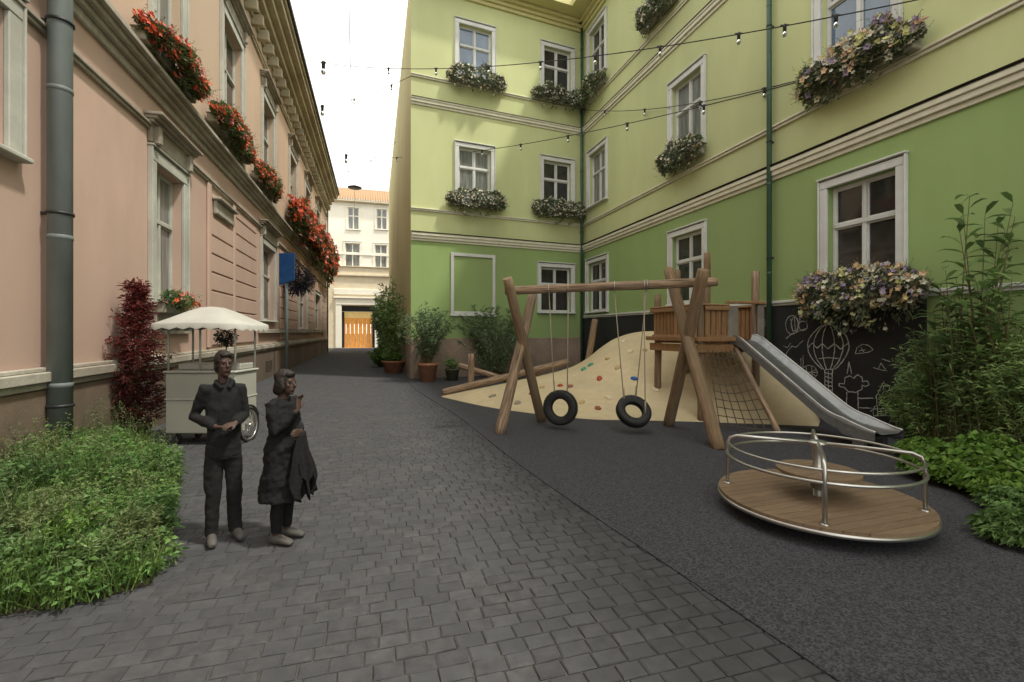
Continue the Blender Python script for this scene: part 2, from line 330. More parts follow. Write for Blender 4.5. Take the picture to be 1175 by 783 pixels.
def wall_panel(f, s0, s1, z0, z1, ops, depth=.22):
    m = MB(); ops = [o for o in ops if o[1] > s0 and o[0] < s1 and o[3] > z0 and o[2] < z1]
    ss = sorted(set([s0, s1] + [min(max(x, s0), s1) for o in ops for x in o[:2]])); zs = sorted(set([z0, z1] + [min(max(x, z0), z1) for o in ops for x in o[2:4]]))
    for i in range(len(ss)-1):
        for j in range(len(zs)-1):
            cs, cz = (ss[i]+ss[i+1])/2, (zs[j]+zs[j+1])/2
            if any(o[0] < cs < o[1] and o[2] < cz < o[3] for o in ops): continue
            m.add([f.l(ss[i], 0, zs[j]), f.l(ss[i+1], 0, zs[j]), f.l(ss[i+1], 0, zs[j+1]), f.l(ss[i], 0, zs[j+1])], [(0, 1, 2, 3)])
    for o in ops:
        a, b, c, d = o[:4]; q = [(a, c), (b, c), (b, d), (a, d)]
        for k in range(4):
            p, r = q[k], q[(k+1) % 4]
            m.add([f.l(p[0], 0, p[1]), f.l(r[0], 0, r[1]), f.l(r[0], -depth, r[1]), f.l(p[0], -depth, p[1])], [(0, 1, 2, 3)])
    return m
def window(f, o, parent, trim, glass='glass', sw=.16, depth=.2, sill=True, label=None, hood=None):
    """o = (s0, s1, z0, z1) of the opening"""
    a, b, c, d = o; m = MB()
    f.box(m, a-sw, a, 0, .07, c, d, .012); f.box(m, b, b+sw, 0, .07, c, d, .012); f.box(m, a-sw, b+sw, 0, .075, d, d+sw, .012)
    f.box(m, a-sw-.035, a-sw-.002, 0, .10, c, d+sw+.03, .01); f.box(m, b+sw+.002, b+sw+.035, 0, .10, c, d+sw+.03, .01)
    f.box(m, a-sw-.05, b+sw+.05, 0, .12, d+sw+.032, d+sw+.075, .012)
    w = m.build('window', trim, parent, f.W)
    if label: w['label'] = label
    m = MB(); f.box(m, a-sw-.04, b+sw+.04, -.05, .17, c-.07, c-.002, .015); m.build('sill', trim, w, f.W)
    m = MB(); t = .065; D0, D1 = -depth+.02, -depth+.08
    f.box(m, a, a+t, D0, D1, c, d, .008); f.box(m, b-t, b, D0, D1, c, d, .008)
    f.box(m, a+t, b-t, D0, D1, c, c+t*1.2, .008); f.box(m, a+t, b-t, D0, D1, d-t, d, .008)
    tz = c + (d-c)*.62; cs = (a+b)/2
    f.box(m, a+t, b-t, D0, D1+.03, tz-.05, tz+.05, .012); f.box(m, cs-.045, cs+.045, D0, D1+.02, c+t*1.2, tz-.05, .01); f.box(m, cs-.035, cs+.035, D0, D1+.01, tz+.05, d-t, .01)
    for (x0, x1) in ((a+t, cs-.045), (cs+.045, b-t)):     # inner sash stiles
        for (z0, z1) in ((c+t*1.2, tz-.05), (tz+.05, d-t)):
            for q in ((x0, x0+.03, z0, z1), (x1-.03, x1, z0, z1), (x0+.03, x1-.03, z0, z0+.03), (x0+.03, x1-.03, z1-.03, z1)):
                f.box(m, q[0], q[1], D0, D1-.02, q[2], q[3])
    m.build('sash', trim if trim != M['trimL'] else M['surrL'], w, f.W)
    m = MB(); f.box(m, a, b, -depth-.02, -depth+.03, c, d); m.build('pane', M[glass], w, f.W)
    if hood:
        m = MB(); h0 = d+sw+.10
        f.box(m, a-sw-.05, b+sw+.05, 0, .09, h0, h0+.38, .02)
        for k, (dd, hh) in enumerate(((.16, .06), (.24, .07), (.34, .06))): f.box(m, a-sw-.08-dd*.4, b+sw+.08+dd*.4, 0, dd, h0+.382+.065*k, h0+.382+.065*k+hh, .012)
        for x in (a-sw*.5, b+sw*.5): f.box(m, x-.08, x+.08, 0.02, .2, h0-.02, h0+.37, .03)
        m.build('hood', M['trimL'], w, f.W)
    return w
def moulding(f, s0, s1, prof, name, mat, parent, label=None):
    m = MB()
    for (d, z0, z1) in prof: f.box(m, s0, s1, 0, d, z0, z1, .01)
    o = m.build(name, mat, parent, f.W)
    if label: o['label'] = label
    return o
def pipe(f, s, d, r, z0, z1, parent, mat, name='downpipe', ring=2.3, label=None):
    m = MB(); c = f.l(s, d, 0); m.tube([(c[0], c[1], z0), (c[0], c[1], (z0+z1)/2), (c[0], c[1], z1)], r, 20)
    z = z0 + 1.2
    while z < z1:
        m.lathe([(r, -.04), (r*1.05, -.035), (r*1.05, .02), (r, .025)], 20, (c[0], c[1], z)); z += ring
    o = m.build(name, mat, parent, f.W)
    if label: o['label'] = label
    z = z0 + .9
    while z < z1:
        m = MB(); m.lathe([(r*1.02, -.02), (r*1.14, -.02), (r*1.14, .02), (r*1.02, .02)], 20, (c[0], c[1], z)); f.box(m, s-.02, s+.02, 0, max(.02, d-r), z-.02, z+.02); z += ring*1.3
        m.build('bracket', M['black'], o, f.W)

# ------------------------------------------------------------------ setting: ground, street, playground surface
g = MB(); g.add([(-300, -100, -.06), (300, -100, -.06), (300, 500, -.06), (-300, 500, -.06)], [(0, 1, 2, 3)])
tag(g.build('ground', M['ground']), kind='structure')
jb = MB(); jb.add([tuple(ND*a + UD*b) + (-.012,) for a, b in ((-4.6, -6), (9.9, -6), (9.9, 63), (-9, 63))], [(0, 1, 2, 3)])
tag(jb.build('street_base', M['joint']), kind='structure')
pv = MB(); ws, row = .0, 0
s = -1.5; PW, PL = .185, .135
while s < 61.9:
    t = -4.6 + (row % 2)*PW*.5 + U(-.03, .03); rl = PL*U(.94, 1.06)
    tmax = 1.6 if s > 21 else 6.5
    while t < tmax:
        w_ = PW*U(.86, 1.14); c = ND*(t+w_/2) + UD*(s+rl/2)
        if c.y > 1.6 and c.x < (-5.1 + (21.2-c.y)*6.9/18.5) + .35 + (0 if c.y < 21 else 99) or (c.y >= 21.0 and t < 1.45):
            j = .0045; h = U(-.0015, .002); tx, ty = U(-.002, .002), U(-.002, .002)
            w2, l2 = w_/2-j, rl/2-j; ch = .009
            def q(a, b, z): a2 = a + U(-.004, .004); b2 = b + U(-.004, .004); p = c + ND*a2 + UD*b2; return (p.x, p.y, z + tx*a/.1 + ty*b/.1)
            o4 = [(-w2, -l2), (w2, -l2), (w2, l2), (-w2, l2)]
            lo = [q(a, b, -.02) for a, b in o4]; i4 = [q(a*(1-ch/w2), b*(1-ch/l2), h) for a, b in o4]
            mid = [(lo[k][0], lo[k][1], h-.008) for k in range(4)]
            pv.add(lo + mid + i4, [(8, 9, 10, 11)] + [(k, (k+1) % 4, 4+(k+1) % 4, 4+k) for k in range(4)] + [(4+k, 4+(k+1) % 4, 8+(k+1) % 4, 8+k) for k in range(4)])
        t += w_
    s += rl; row += 1
tag(pv.build('cobbled_street', M['paver']), kind='structure')
edge = []
for i in range(41):
    y = 2.0 + (21.2-2.0)*i/40; edge.append((-5.1 + (21.2-y)*6.9/18.5 + .06*math.sin(y*.7), y))
rub = [(1.8+(2.69-0)*.0, -3.0)] ; rub = [(3.5, -3.0)] + edge + [(-4.3, 21), (3.5, 23.4), tuple(ND*9.9 + UD*21.4), tuple(ND*9.9 + UD*-6)]
mm_ = MB(); n_ = len(rub); mm_.add([(x, y, .012) for x, y in rub] + [(x, y, -.03) for x, y in rub], [tuple(range(n_))] + [(i, (i+1) % n_, n_+(i+1) % n_, n_+i) for i in range(n_)])
tag(mm_.build('playground_surface', M['rubber']), kind='structure')

# ------------------------------------------------------------------ left peach building
LB = thing('townhouse', 'long peach plastered townhouse with ochre cornice along the left of the lane', 'building', L_.w(9, 0, 0), 0)
def hs(f, x): return f.hit(x, 381)[0]
lwin = []   # openings (s0,s1,z0,z1,glass,hood)
lwin.append((hs(L_, 176), hs(L_, 208), 2.62, 5.62, 'glass_curt', True))
lwin.append((hs(L_, 300), hs(L_, 314), 2.5, 5.7, 'glass', True))
lwin.append((hs(L_, -70), hs(L_, 3), 4.3, 6.1, 'glass', False))
sA = hs(L_, 176); sB = hs(L_, 208)
for a, b in ((343, 351), (361, 367)): lwin.append((hs(L_, a), hs(L_, b), 2.2, 5.0, 'glass', False))
for a, b, g_ in ((176, 207, 'glass_curt'), (255, 276, 'glass'), (301, 313, 'glass'), (332, 339, 'glass'), (350, 355, 'glass'), (362.5, 366, 'glass')):
    lwin.append((hs(L_, a), hs(L_, b), 8.45, 11.9, g_, True))
SE = 49.0
ops = [o[:4] for o in lwin]
wall_panel(L_, -7, SE, 1.25, 7.0, ops).build('wall', M['peach'], LB, L_.W)
wall_panel(L_, -7, SE, 7.0, 14.6, ops).build('wall', M['peach_up'], LB, L_.W)['label'] = 'warmer coloured upper wall of the townhouse'
m = MB(); L_.box(m, -7, SE, -.3, .10, -.05, 1.2, .02); m.build('plinth', M['plinth'], LB, L_.W)
m = MB(); L_.box(m, SE, SE+.4, -8, 0, 0, 14.6); m.build('end_wall', M['peach_up'], LB, L_.W)
moulding(L_, -7, SE+.1, [(.13, 1.205, 1.30), (.19, 1.302, 1.44), (.11, 1.442, 1.50)], 'base_ledge', M['trimL'], LB)
moulding(L_, -7, SE+.1, [(.06, 6.22, 6.28), (.10, 6.282, 6.34)], 'thin_moulding', M['trimL'], LB)
moulding(L_, -7, SE+.1, [(.07, 6.95, 7.12), (.16, 7.122, 7.22), (.26, 7.222, 7.32), (.36, 7.322, 7.42), (.1, 7.422, 7.5)], 'string_course', M['trimL'], LB)
moulding(L_, -7, SE+.2, [(.08, 13.2, 13.3), (.12, 13.302, 13.42), (.10, 14.0, 14.2), (.3, 14.202, 14.4), (.5, 14.402, 14.7), (.75, 14.702, 15.0), (1.0, 15.002, 15.25), (1.1, 15.252, 15.55)], 'cornice', M['cornice'], LB)
m = MB(); L_.box(m, -.11, .11, .002, .42, 13.75, 14.15, .02); cb = m.mesh('cornice_block'); cb.materials.append(M['cornice']); x = -6.5
while x < SE: place(bpy.data.objects.new('cornice_block', cb), L_.W @ Matrix.Translation((x, 0, 0)), LB); x += .95
m = MB(); L_.box(m, -7, SE+.2, 1.102, 1.22, 15.4, 15.58, .02); m.build('gutter', M['black'], LB, L_.W)
m = MB(); m.add([L_.l(-7, 1.1, 15.56), L_.l(SE+.2, 1.1, 15.56), L_.l(SE+.2, -6, 18.5), L_.l(-7, -6, 18.5)], [(0, 1, 2, 3)]); m.build('roof', M['roofm'], LB, L_.W)
for o in lwin: window(L_, o[:4], LB, M['surrL'], o[4], sw=.24, depth=.26, hood=o[5])
# rustication: grooved blocks between the windows
def rustic(s0, s1, z0, z1, step=.53):
    m = MB(); z = z0
    while z < z1-.1:
        ze = min(z+step, z1); L_.box(m, s0, s1, 0, .055, z+.02, ze-.02, .018); z = ze
    o = m.build('rusticated_panel', M['peach'], LB, L_.W); return o
rustic(hs(L_, 240), hs(L_, 266), 1.6, 5.4); rustic(hs(L_, 268), hs(L_, 293), 1.6, 6.1)
rustic(hs(L_, 320.5), hs(L_, 340), 1.6, 6.1); rustic(hs(L_, 353.2), hs(L_, 359.5), 1.6, 6.1); rustic(hs(L_, 369.5), SE, 1.6, 6.1)
m = MB(); L_.box(m, hs(L_, 244), hs(L_, 264), 0, .12, 5.45, 5.85, .03); L_.box(m, hs(L_, 243), hs(L_, 265), 0, .24, 5.852, 5.93, .02); m.build('blind_window_hood', M['trimL'], LB, L_.W)
for a in (238, 267): m = MB(); L_.box(m, hs(L_, a)-.12, hs(L_, a)+.12, 0, .08, 1.55, 6.2, .02); m.build('pilaster', M['peach'], LB, L_.W)
moulding(L_, hs(L_, 171), hs(L_, 215), [(.10, 1.95, 2.1), (.14, 2.102, 2.5)], 'window_apron', M['trimL'], LB)
moulding(L_, hs(L_, 296), hs(L_, 372), [(.16, 1.95, 2.12)], 'sill_course', M['trimL'], LB)
for o in lwin[5:]: moulding(L_, o[0]-.3, o[1]+.3, [(.10, 7.55, 8.3)], 'window_apron', M['trimL'], LB)
for (a, b, z0, z1) in ((172, 190, .22, .78), (302, 309, .35, .75)):
    m = MB(); s0, s1 = hs(L_, a), hs(L_, b); L_.box(m, s0, s1, .10, .112, z0, z1); v = m.build('vent', M['black'], LB, L_.W)
    m = MB(); n = 12
    for i in range(n+1): x = s0 + (s1-s0)*i/n; L_.box(m, x-.006, x+.006, .113, .125, z0, z1)
    for i in range(8): z = z0 + (z1-z0)*i/7; L_.box(m, s0, s1, .126, .133, z-.006, z+.006)
    m.build('grille', M['plinth'], v, L_.W)
pipe(L_, L_.hit(67, 300, .2)[0], .22, .14, .05, 14.2, LB, M['pipe_grey'], ring=2.1, label='wide grey downpipe near the camera')
pipe(L_, SE-.25, .15, .07, .05, 14.2, LB, M['pipe_grey'], label='thin downpipe at the far end')

# ------------------------------------------------------------------ green building
GB = thing('apartment_house', 'green plastered apartment house wrapping the playground corner with white framed windows', 'building', (Cpt.x, Cpt.y, 0), 0)
def op(f, a, b, z0, z1, sw=.17): s0, s1 = hs(f, a), hs(f, b); s0, s1 = min(s0, s1), max(s0, s1); return (s0+sw+.04, s1-sw-.04, z0, z1)
gw = []
for a, b in ((941, 1043), (768, 812), (673.5, 699)): gw.append((R_, op(R_, a, b, 2.95, 5.25), 'glass'))
for a, b, gl in ((934, 1037, 'glass_sky'), (768, 811, 'glass_curt'), (675, 698, 'glass_curt')): gw.append((R_, op(R_, a, b, 7.95, 10.4), gl))
for a, b, gl in ((941, 1043, 'glass'), (743, 780, 'glass'), (675, 697, 'glass')): gw.append((R_, op(R_, a, b, 13.75, 16.2), gl))
gw.append((R_, (-3.0, -1.6, 2.95, 5.25), 'glass')); gw.append((R_, (2.2, 3.6, 2.95, 5.25), 'glass')); gw.append((R_, (2.2, 3.6, 7.95, 10.4), 'glass'))
gw.append((B_, op(B_, 616, 659, 2.95, 5.1), 'glass'))
gw.append((B_, op(B_, 521, 568, 7.95, 10.2), 'glass_curt')); gw.append((B_, op(B_, 619, 659, 7.95, 10.2), 'glass'))
gw.append((B_, op(B_, 521, 569, 13.4, 15.65), 'glass_sky')); gw.append((B_, op(B_, 619.5, 659, 13.4, 15.65), 'glass'))
ZT = 17.2
for f, s0, s1 in ((R_, -8, SC), (B_, 0, BL)):
    ops = [o[1] for o in gw if o[0] is f]
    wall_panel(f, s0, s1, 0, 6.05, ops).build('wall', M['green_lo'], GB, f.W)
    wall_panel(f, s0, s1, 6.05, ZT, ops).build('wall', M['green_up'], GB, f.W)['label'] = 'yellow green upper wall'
    moulding(f, s0, s1, [(.05, 5.90, 6.0), (.11, 6.002, 6.12), (.15, 6.122, 6.22), (.08, 6.222, 6.27)], 'floor_band', M['band'], GB)
    moulding(f, s0, s1, [(.06, 7.18, 7.25), (.10, 7.252, 7.30)], 'sill_band', M['band'], GB)
    moulding(f, s0, s1, [(.05, 11.70, 11.80), (.11, 11.802, 11.92), (.14, 11.922, 12.0)], 'floor_band', M['band'], GB)
    moulding(f, s0, s1, [(.06, 12.88, 12.95), (.10, 12.952, 13.0)], 'sill_band', M['band'], GB)
    for (w0, w1, c) in ((.003, .16, 6.222), (.003, .15, 12.002)):   # thin zinc flashing on the bands
        m = MB(); f.box(m, s0, s1, w0, w1+.02, c+.052 if c < 7 else c, (c+.052 if c < 7 else c)+.006); m.build('flashing', M['black'], GB, f.W)
wall_panel(S_, 0, 32.5, 0, ZT, []).build('side_wall', M['side'], GB, S_.W)
moulding(B_, -.02, BL, [(.06, 0, 1.72)], 'stucco_base', M['pink'], GB)
moulding(S_, 0, 32.5, [(.05, 0, 1.72)], 'stucco_base', M['pink'], GB)
m = MB()
for f, s0, s1 in ((R_, -8, SC+1.2), (B_, -1.0, BL+1), (S_, -.9, 33)):
    f.box(m, s0, s1, -3, 1.0, ZT, ZT+.12) if False else None
pts = [UD*-8 + ND*8.9, Vector((Cpt.x, Cpt.y)) + (-bu*1.05 - UD*1.0)*1.0, Apt - UD*.9 + ND*.15, Apt + UD*.1 + ND*.02, Apt + UD*32.5 + ND*.02, Apt + UD*32.5 + ND*20, UD*-8 + ND*20]
zt = ZT+.003
m.add([(p.x, p.y, zt) for p in pts] + [(p.x, p.y, zt+.35) for p in pts], [tuple(range(7))[::-1], tuple(range(7, 14))] + [(i, (i+1) % 7, 7+(i+1) % 7, 7+i) for i in range(7)])
m.build('eaves', M['soffit'], GB, Matrix.Translation((Cpt.x, Cpt.y, 0)), world=True)
for f, s0, s1 in ((R_, -8, SC), (B_, 0, BL)): moulding(f, s0, s1, [(.10, 16.75, 16.9), (.2, 16.902, 17.05), (.35, 17.052, 17.19)], 'eaves_moulding', M['soffit'], GB)
for f, o, gl in gw: window(f, o, GB, M['white'], gl, sw=.17)
# blind window on the back wall
s0, z1 = B_.hit(517, 290); s1, z0 = B_.hit(568, 290)[0], B_.hit(517, 361)[1]
m = MB(); t = .14
B_.box(m, s0, s0+t, 0, .07, z0, z1, .012); B_.box(m, s1-t, s1, 0, .07, z0, z1, .012); B_.box(m, s0+t, s1-t, 0, .068, z1-t, z1, .012); B_.box(m, s0+t, s1-t, 0, .068, z0, z0+t, .012); B_.box(m, s0-.06, s1+.06, 0, .14, z0-.07, z0-.002, .012)
m.build('blind_window', M['white'], GB, B_.W)['label'] = 'white frame around a bricked up window'
# blackboard on the right wall
sb0 = hs(R_, 1064)
m = MB(); R_.box(m, sb0, SC-.05, 0, .035, .0, 2.66, .008); BB = m.build('blackboard', M['board'], GB, R_.W)
moulding(R_, -8, SC, [(.06, 2.662, 2.72), (.10, 2.722, 2.79)], 'ledge', M['white'], GB)
def zc(x, y): return (850 + x/5.59, 340 + y/5.59)
def chalk(name, lines, w=.016):
    m = MB()
    for ln in lines:
        P = [R_.hit(*zc(*p), .036) for p in ln]; P2 = []
        for i in range(len(P)-1):
            n = max(1, int(math.dist(P[i], P[i+1])/.05))
            for k in range(n): P2.append((P[i][0]+(P[i+1][0]-P[i][0])*k/n+U(-.006, .006), P[i][1]+(P[i+1][1]-P[i][1])*k/n+U(-.006, .006)))
        P2.append(P[-1])
        for i in range(len(P2)-1):
            a, b = Vector(P2[i]), Vector(P2[i+1]); d = b-a
            if d.length < 1e-4: continue
            d.normalize(); n2 = Vector((-d.y, d.x))*w*.5*U(.6, 1.2); dd = .0375 + .00001*(i % 7)
            m.add([R_.l(*(a-n2)[:1], dd, (a-n2)[1]), R_.l((b-n2)[0], dd, (b-n2)[1]), R_.l((b+n2)[0], dd, (b+n2)[1]), R_.l((a+n2)[0], dd, (a+n2)[1])], [(0, 1, 2, 3)])
    return m.build('chalk_drawing', M['chalk'], BB, R_.W)
def arc(cx, cy, rx, ry, a0=0, a1=360, n=24): return [(cx+rx*math.cos(math.radians(a0+(a1-a0)*i/n)), cy-ry*math.sin(math.radians(a0+(a1-a0)*i/n))) for i in range(n+1)]
bal = []
for k, (rx) in enumerate((133, 95, 40)):
    left = [(562-rx*math.sin(math.pi*t/20)**(.75 if t < 10 else 1) if t < 20 else 540, 175+300*t/20) for t in range(0, 20)]
    ln = [(562 - rx*(math.sin(math.pi*min(t/20*.93, 1))**.8), 175+295*(t/20)**1.15) for t in range(21)]
    bal.append(ln); bal.append([(1124-x, y) for x, y in ln])
bal += [[(433, 330), (460, 300), (490, 335), (525, 305), (560, 340), (600, 305), (640, 340), (690, 300)], [(500, 400), (560, 395), (630, 400)], [(540, 470), (540, 640)], [(588, 470), (588, 655)], [(540, 470), (588, 470)], [(562, 480), (562, 640)]]
bal += [[(540, y), (588, y+12)] for y in range(490, 650, 26)]
chalk('b', bal, .022)['label'] = 'chalk drawing of a hot air balloon'
chalk('b', [arc(330, 185, 42, 60), arc(345, 180, 22, 45), arc(400, 190, 28, 30), [(290, 272), (330, 240), (425, 207)], [(320, 140), (335, 230)], [(345, 130), (350, 225)]])['label'] = 'chalk drawing of a butterfly'
chalk('b', [arc(125, 172, 32, 42), arc(125, 172, 15, 18), [(125, 214), (120, 300)], [(95, 240), (150, 235)]])['label'] = 'chalk stick figure beside the pipe'
chalk('b', [[(280, 415), (295, 360), (330, 320), (350, 330), (400, 285)], [(270, 320), (300, 330), (320, 300)], [(385, 400), (385, 460), (400, 455), (400, 380)], arc(440, 490, 52, 45), [(400, 470), (480, 510)], [(400, 510), (485, 470)], [(420, 450), (430, 540)], [(455, 450), (460, 540)], [(390, 490), (490, 490)]], .014)['label'] = 'chalk castle and hill scribbles'
chalk('b', [[(735, 370), (745, 330), (780, 308), (820, 315), (850, 345), (810, 362), (735, 370)], [(760, 350), (800, 345)], [(770, 330), (790, 360)]], .014)['label'] = 'chalk cloud'
chalk('b', [[(680, 500), (695, 420), (712, 500)], [(665, 585), (630, 578), (632, 560), (665, 562), (668, 525), (700, 512), (722, 528), (750, 503), (778, 520), (780, 548), (815, 545), (822, 570), (800, 580), (778, 570), (776, 600), (740, 618), (690, 612), (665, 585)], [(680, 614), (678, 730)], [(752, 616), (756, 770)], [(755, 655), (850, 655)], [(756, 715), (840, 718)]], .02)['label'] = 'chalk drawing of a tree with a leafy crown'
chalk('b', [[(865, 650), (920, 548)], [(870, 650), (880, 770)], [(885, 695), (970, 652)], arc(935, 590, 20, 22), [(850, 725), (960, 722), (965, 765), (850, 768), (850, 725)], [(900, 725), (900, 768)], [(930, 724), (932, 766)], [(830, 740), (870, 700), (940, 700)], [(880, 470), (900, 430), (930, 470)], [(850, 460), (940, 480)], [(900, 400), (960, 420)]], .014)['label'] = 'chalk house and scribbles at the planted end'
# pipes and lamps
pipe(R_, R_.hit(883, 200, .12)[0], .13, .062, .02, ZT, GB, M['pipe_green'], label='dark green downpipe crossing the blackboard')
pipe(B_, BL-.14, .15, .062, .02, ZT, GB, M['pipe_green'], label='dark green downpipe in the inner corner')
m = MB(); p = B_.hit(627, 17); m.lathe([(.0, .12), (.10, .1), (.15, 0), (.12, -.1), (0, -.12)], 12, B_.l(p[0], .14, p[1])); m.build('wall_lamp', M['black'], GB, B_.W)

# ------------------------------------------------------------------ far building closing the lane
FB = thing('far_house', 'cream three storey house with orange roof closing the far end of the lane', 'building', F_.w(-2, 0, 0), 0)
fw = []
for px0, px1, y0, y1 in ((399, 412, 238, 264), (432, 444, 240, 264), (396, 413, 279, 308), (430, 444, 281, 308), (372, 381, 279, 308)):
    a, z1 = F_.hit(px0, y0); b, z0 = F_.hit(px1, y1); fw.append((a, b, z0, z1))
da, dz1 = F_.hit(392, 351); db, _ = F_.hit(430, 351)
door = (da, db, 0, dz1)
zr = F_.hit(410, 222)[1]; zl = F_.hit(410, 316)[1]
wall_panel(F_, -22, 16, 0, zl, [door], .8).build('wall', M['far_stone'], FB, F_.W)['label'] = 'warm stone ground floor'
wall_panel(F_, -22, 16, zl, zr-1.2, fw).build('wall', M['far_wall'], FB, F_.W)
moulding(F_, -14, 12, [(.3, zl-.1, zl+.12), (.15, zl+.122, zl+1.0), (.35, zl+1.002, zl+1.1)], 'ledge', M['far_stone'], FB)
moulding(F_, -14, 12, [(.12, 11.6, 11.8)], 'ledge', M['far_wall'], FB)
m = MB(); F_.box(m, -14, 12, -6, .7, zr-1.2, zr-.95, .03); m.build('eaves', M['far_stone'], FB, F_.W)
m = MB(); m.add([F_.l(-14, .75, zr-.95), F_.l(12, .75, zr-.95), F_.l(12, -5, zr+2.0), F_.l(-14, -5, zr+2.0)], [(0, 1, 2, 3)])
x = -14
while x < 12: m.tube([F_.l(x, .76, zr-.93), F_.l(x, -5, zr+2.03)], .05, 6); x += .3
m.build('roof', M['roof_t'], FB, F_.W)
for o in fw: window(F_, o, FB, M['far_wall'], 'glass_curt', sw=.2)
m = MB(); F_.box(m, da-.7, da, 0, .25, 0, dz1+.1, .04); F_.box(m, db, db+.7, 0, .25, 0, dz1+.1, .04); F_.box(m, da-.7, db+.7, 0, .3, dz1+.102, dz1+.9, .04); F_.box(m, da-.9, db+.9, 0, .5, dz1+.902, dz1+1.1, .03); F_.box(m, da-.9, db+.9, 0, .2, dz1+1.4, dz1+2.1, .03)
m.build('door_surround', M['far_wall'], FB, F_.W)
m = MB(); n = 8
for i in range(n): x = da + (db-da)*i/n; F_.box(m, x+.03, x+(db-da)/n-.03, -.6, -.52, 0, 3.6, .02)
F_.box(m, da, db, -.58, -.5, 3.62, 3.75, .02); dr = m.build('gate', M['amber'], FB, F_.W); dr['label'] = 'amber wooden gate with warm interior light put in as its own glow'
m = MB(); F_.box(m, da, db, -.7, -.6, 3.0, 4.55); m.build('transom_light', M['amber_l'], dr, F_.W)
m = MB(); F_.box(m, da, db, -.74, -.5, 4.56, dz1); F_.box(m, da, da+.3, -.5, -.4, 0, 4.5); F_.box(m, db-.3, db, -.5, -.4, 0, 4.5); m.build('gate_frame', M['black'], FB, F_.W)

# ------------------------------------------------------------------ flower boxes
def flower_box(name, label, cat, f, s, z, w, cols, leafmat, n, fs, hgt=.45, droop=.45, dep=.42, group=None, lf=.09, d0=.02, lean=0):
    W = f.W @ Matrix.Translation(f.l(s, d0, z))
    t = bpy.data.objects.new(name, None); place(t, W, None); tag(t, label, cat, group); sg = f.sg
    m = MB(); m.box(-w/2, w/2, sg*.04, sg*(.04+.24), -.22, .0, .02); m.box(-w/2-.02, w/2+.02, sg*.02, sg*.30, -.002, .025, .008)
    m.build('trough', M['trough'], t, W)
    off = U(0, 50)
    def pt():
        for _ in range(12):
            p = pt0(); k = noise.noise(Vector((p.x/w*7+off, p.y*4, p.z/hgt*1.6)))
            if k > -.12 or R() < .22: return p*1.0 + (p-Vector((p.x, sg*.1, 0)))*max(0, k)*.55
        return p
    def pt0():
        x = U(-1, 1); e = math.sqrt(max(0, 1-abs(x)**3)); a = U(-.55, 1) if R() < .8 else U(-1, 1)
        y = .16 + (dep*e)*(math.sqrt(max(0, 1-a*a))*U(.5, 1.05)) ; z_ = (hgt if a > 0 else droop)*a*e*(.8+.35*noise.noise(Vector((x*3+s, a*2, z))))
        return Vector((x*w*.56, sg*y*1.0, z_ + .05 + .06*noise.noise(Vector((x*6, s, 0)))))
    m = MB()
    for i in range(n):
        p = pt(); d = (p - Vector((p.x*.8, sg*.1, -.1))) + Vector((U(-.3, .3), U(-.3, .3), U(-.1, .4))); l = lf*U(.6, 1.4)
        m.leaf(p - d.normalized()*l*.6, d, l, l*.5)
    for i in range(n//14):   # wispy twigs
        p = pt(); d = Vector((U(-.8, .8), sg*U(.0, 1), U(-.7, .9))).normalized(); e = p + d*U(.08, .30)*(1 if w < 4 else 2.2)
        m.tube([p, e], .003, 3, caps=False)
        for k in range(4): m.leaf(p+(e-p)*(k/3), Vector((U(-1, 1), U(-1, 1), U(-1, 1))), lf*.45, lf*.18)
    m.build('foliage', M[leafmat], t, W)
    for (cm, frac, k) in cols:
        m = MB(); cl = [pt() for _ in range(max(1, int(frac*n/ (10*k))))]
        for c in cl:
            for q in range(k):
                p = c + Vector((U(-1, 1), U(-1, 1), U(-1, 1)))*fs*(1.1 if k > 1 else 0) + Vector((0, sg*.04, .01)); m.petal(p, fs*U(.6, 1.15), (U(-.6, .6), sg*U(.3, 1), U(-.2, .9)))
        m.build('blossoms', M[cm], t, W)
    return t
GERA = [('fl_red', .5, 4), ('fl_orange', .6, 4), ('fl_pink', .4, 3)]
WHT = [('fl_white', .8, 1), ('fl_peach', .12, 1), ('fl_lilac', .1, 1)]
gL = 'red geranium boxes on the peach house'
sm = [(lwin[5][0]+lwin[5][1])/2]
for (px, lab, w, n, hh) in ((203, 'red geranium box nearest the camera on the peach house', 2.7, 2300, .48), (271, 'second red geranium box along the peach house', 3.5, 2200, .62),
                       (309, 'third red geranium box, small, along the peach house', 3.3, 1800, .7), (343, 'lush red geranium box before the farthest ones', 4.6, 2400, 1.15),
                       (361, 'tall bushy red geranium box second from the far end', 7.0, 2600, 1.7), (375, 'hanging red geranium box at the far end of the peach house', 8.0, 2600, 2.1)):
    far = px > 330
    flower_box('geranium_box', lab, 'flower box', L_, L_.hit(px, 200, .35)[0], (7.85 if px < 210 else 8.08) if not far else 8.3, w, GERA, 'leaf_ger', n*2, .065 if not far else .17, hh, hh*(.9 if not far else 1.0), .45 if not far else .8, gL, .12 if not far else .24)
flower_box('geranium_box', 'small red geranium box on the ground floor window behind the red shrub', 'flower box', L_, hs(L_, 186), 2.62, 1.3, GERA, 'leaf_bam', 700, .06, .3, .2, .3, gL, .1)
gR = 'white flower boxes on the green house'
def cen(o): return (o[0]+o[1])/2
for (i, lab, w, n) in ((1, None, 0, 0), ):
    pass
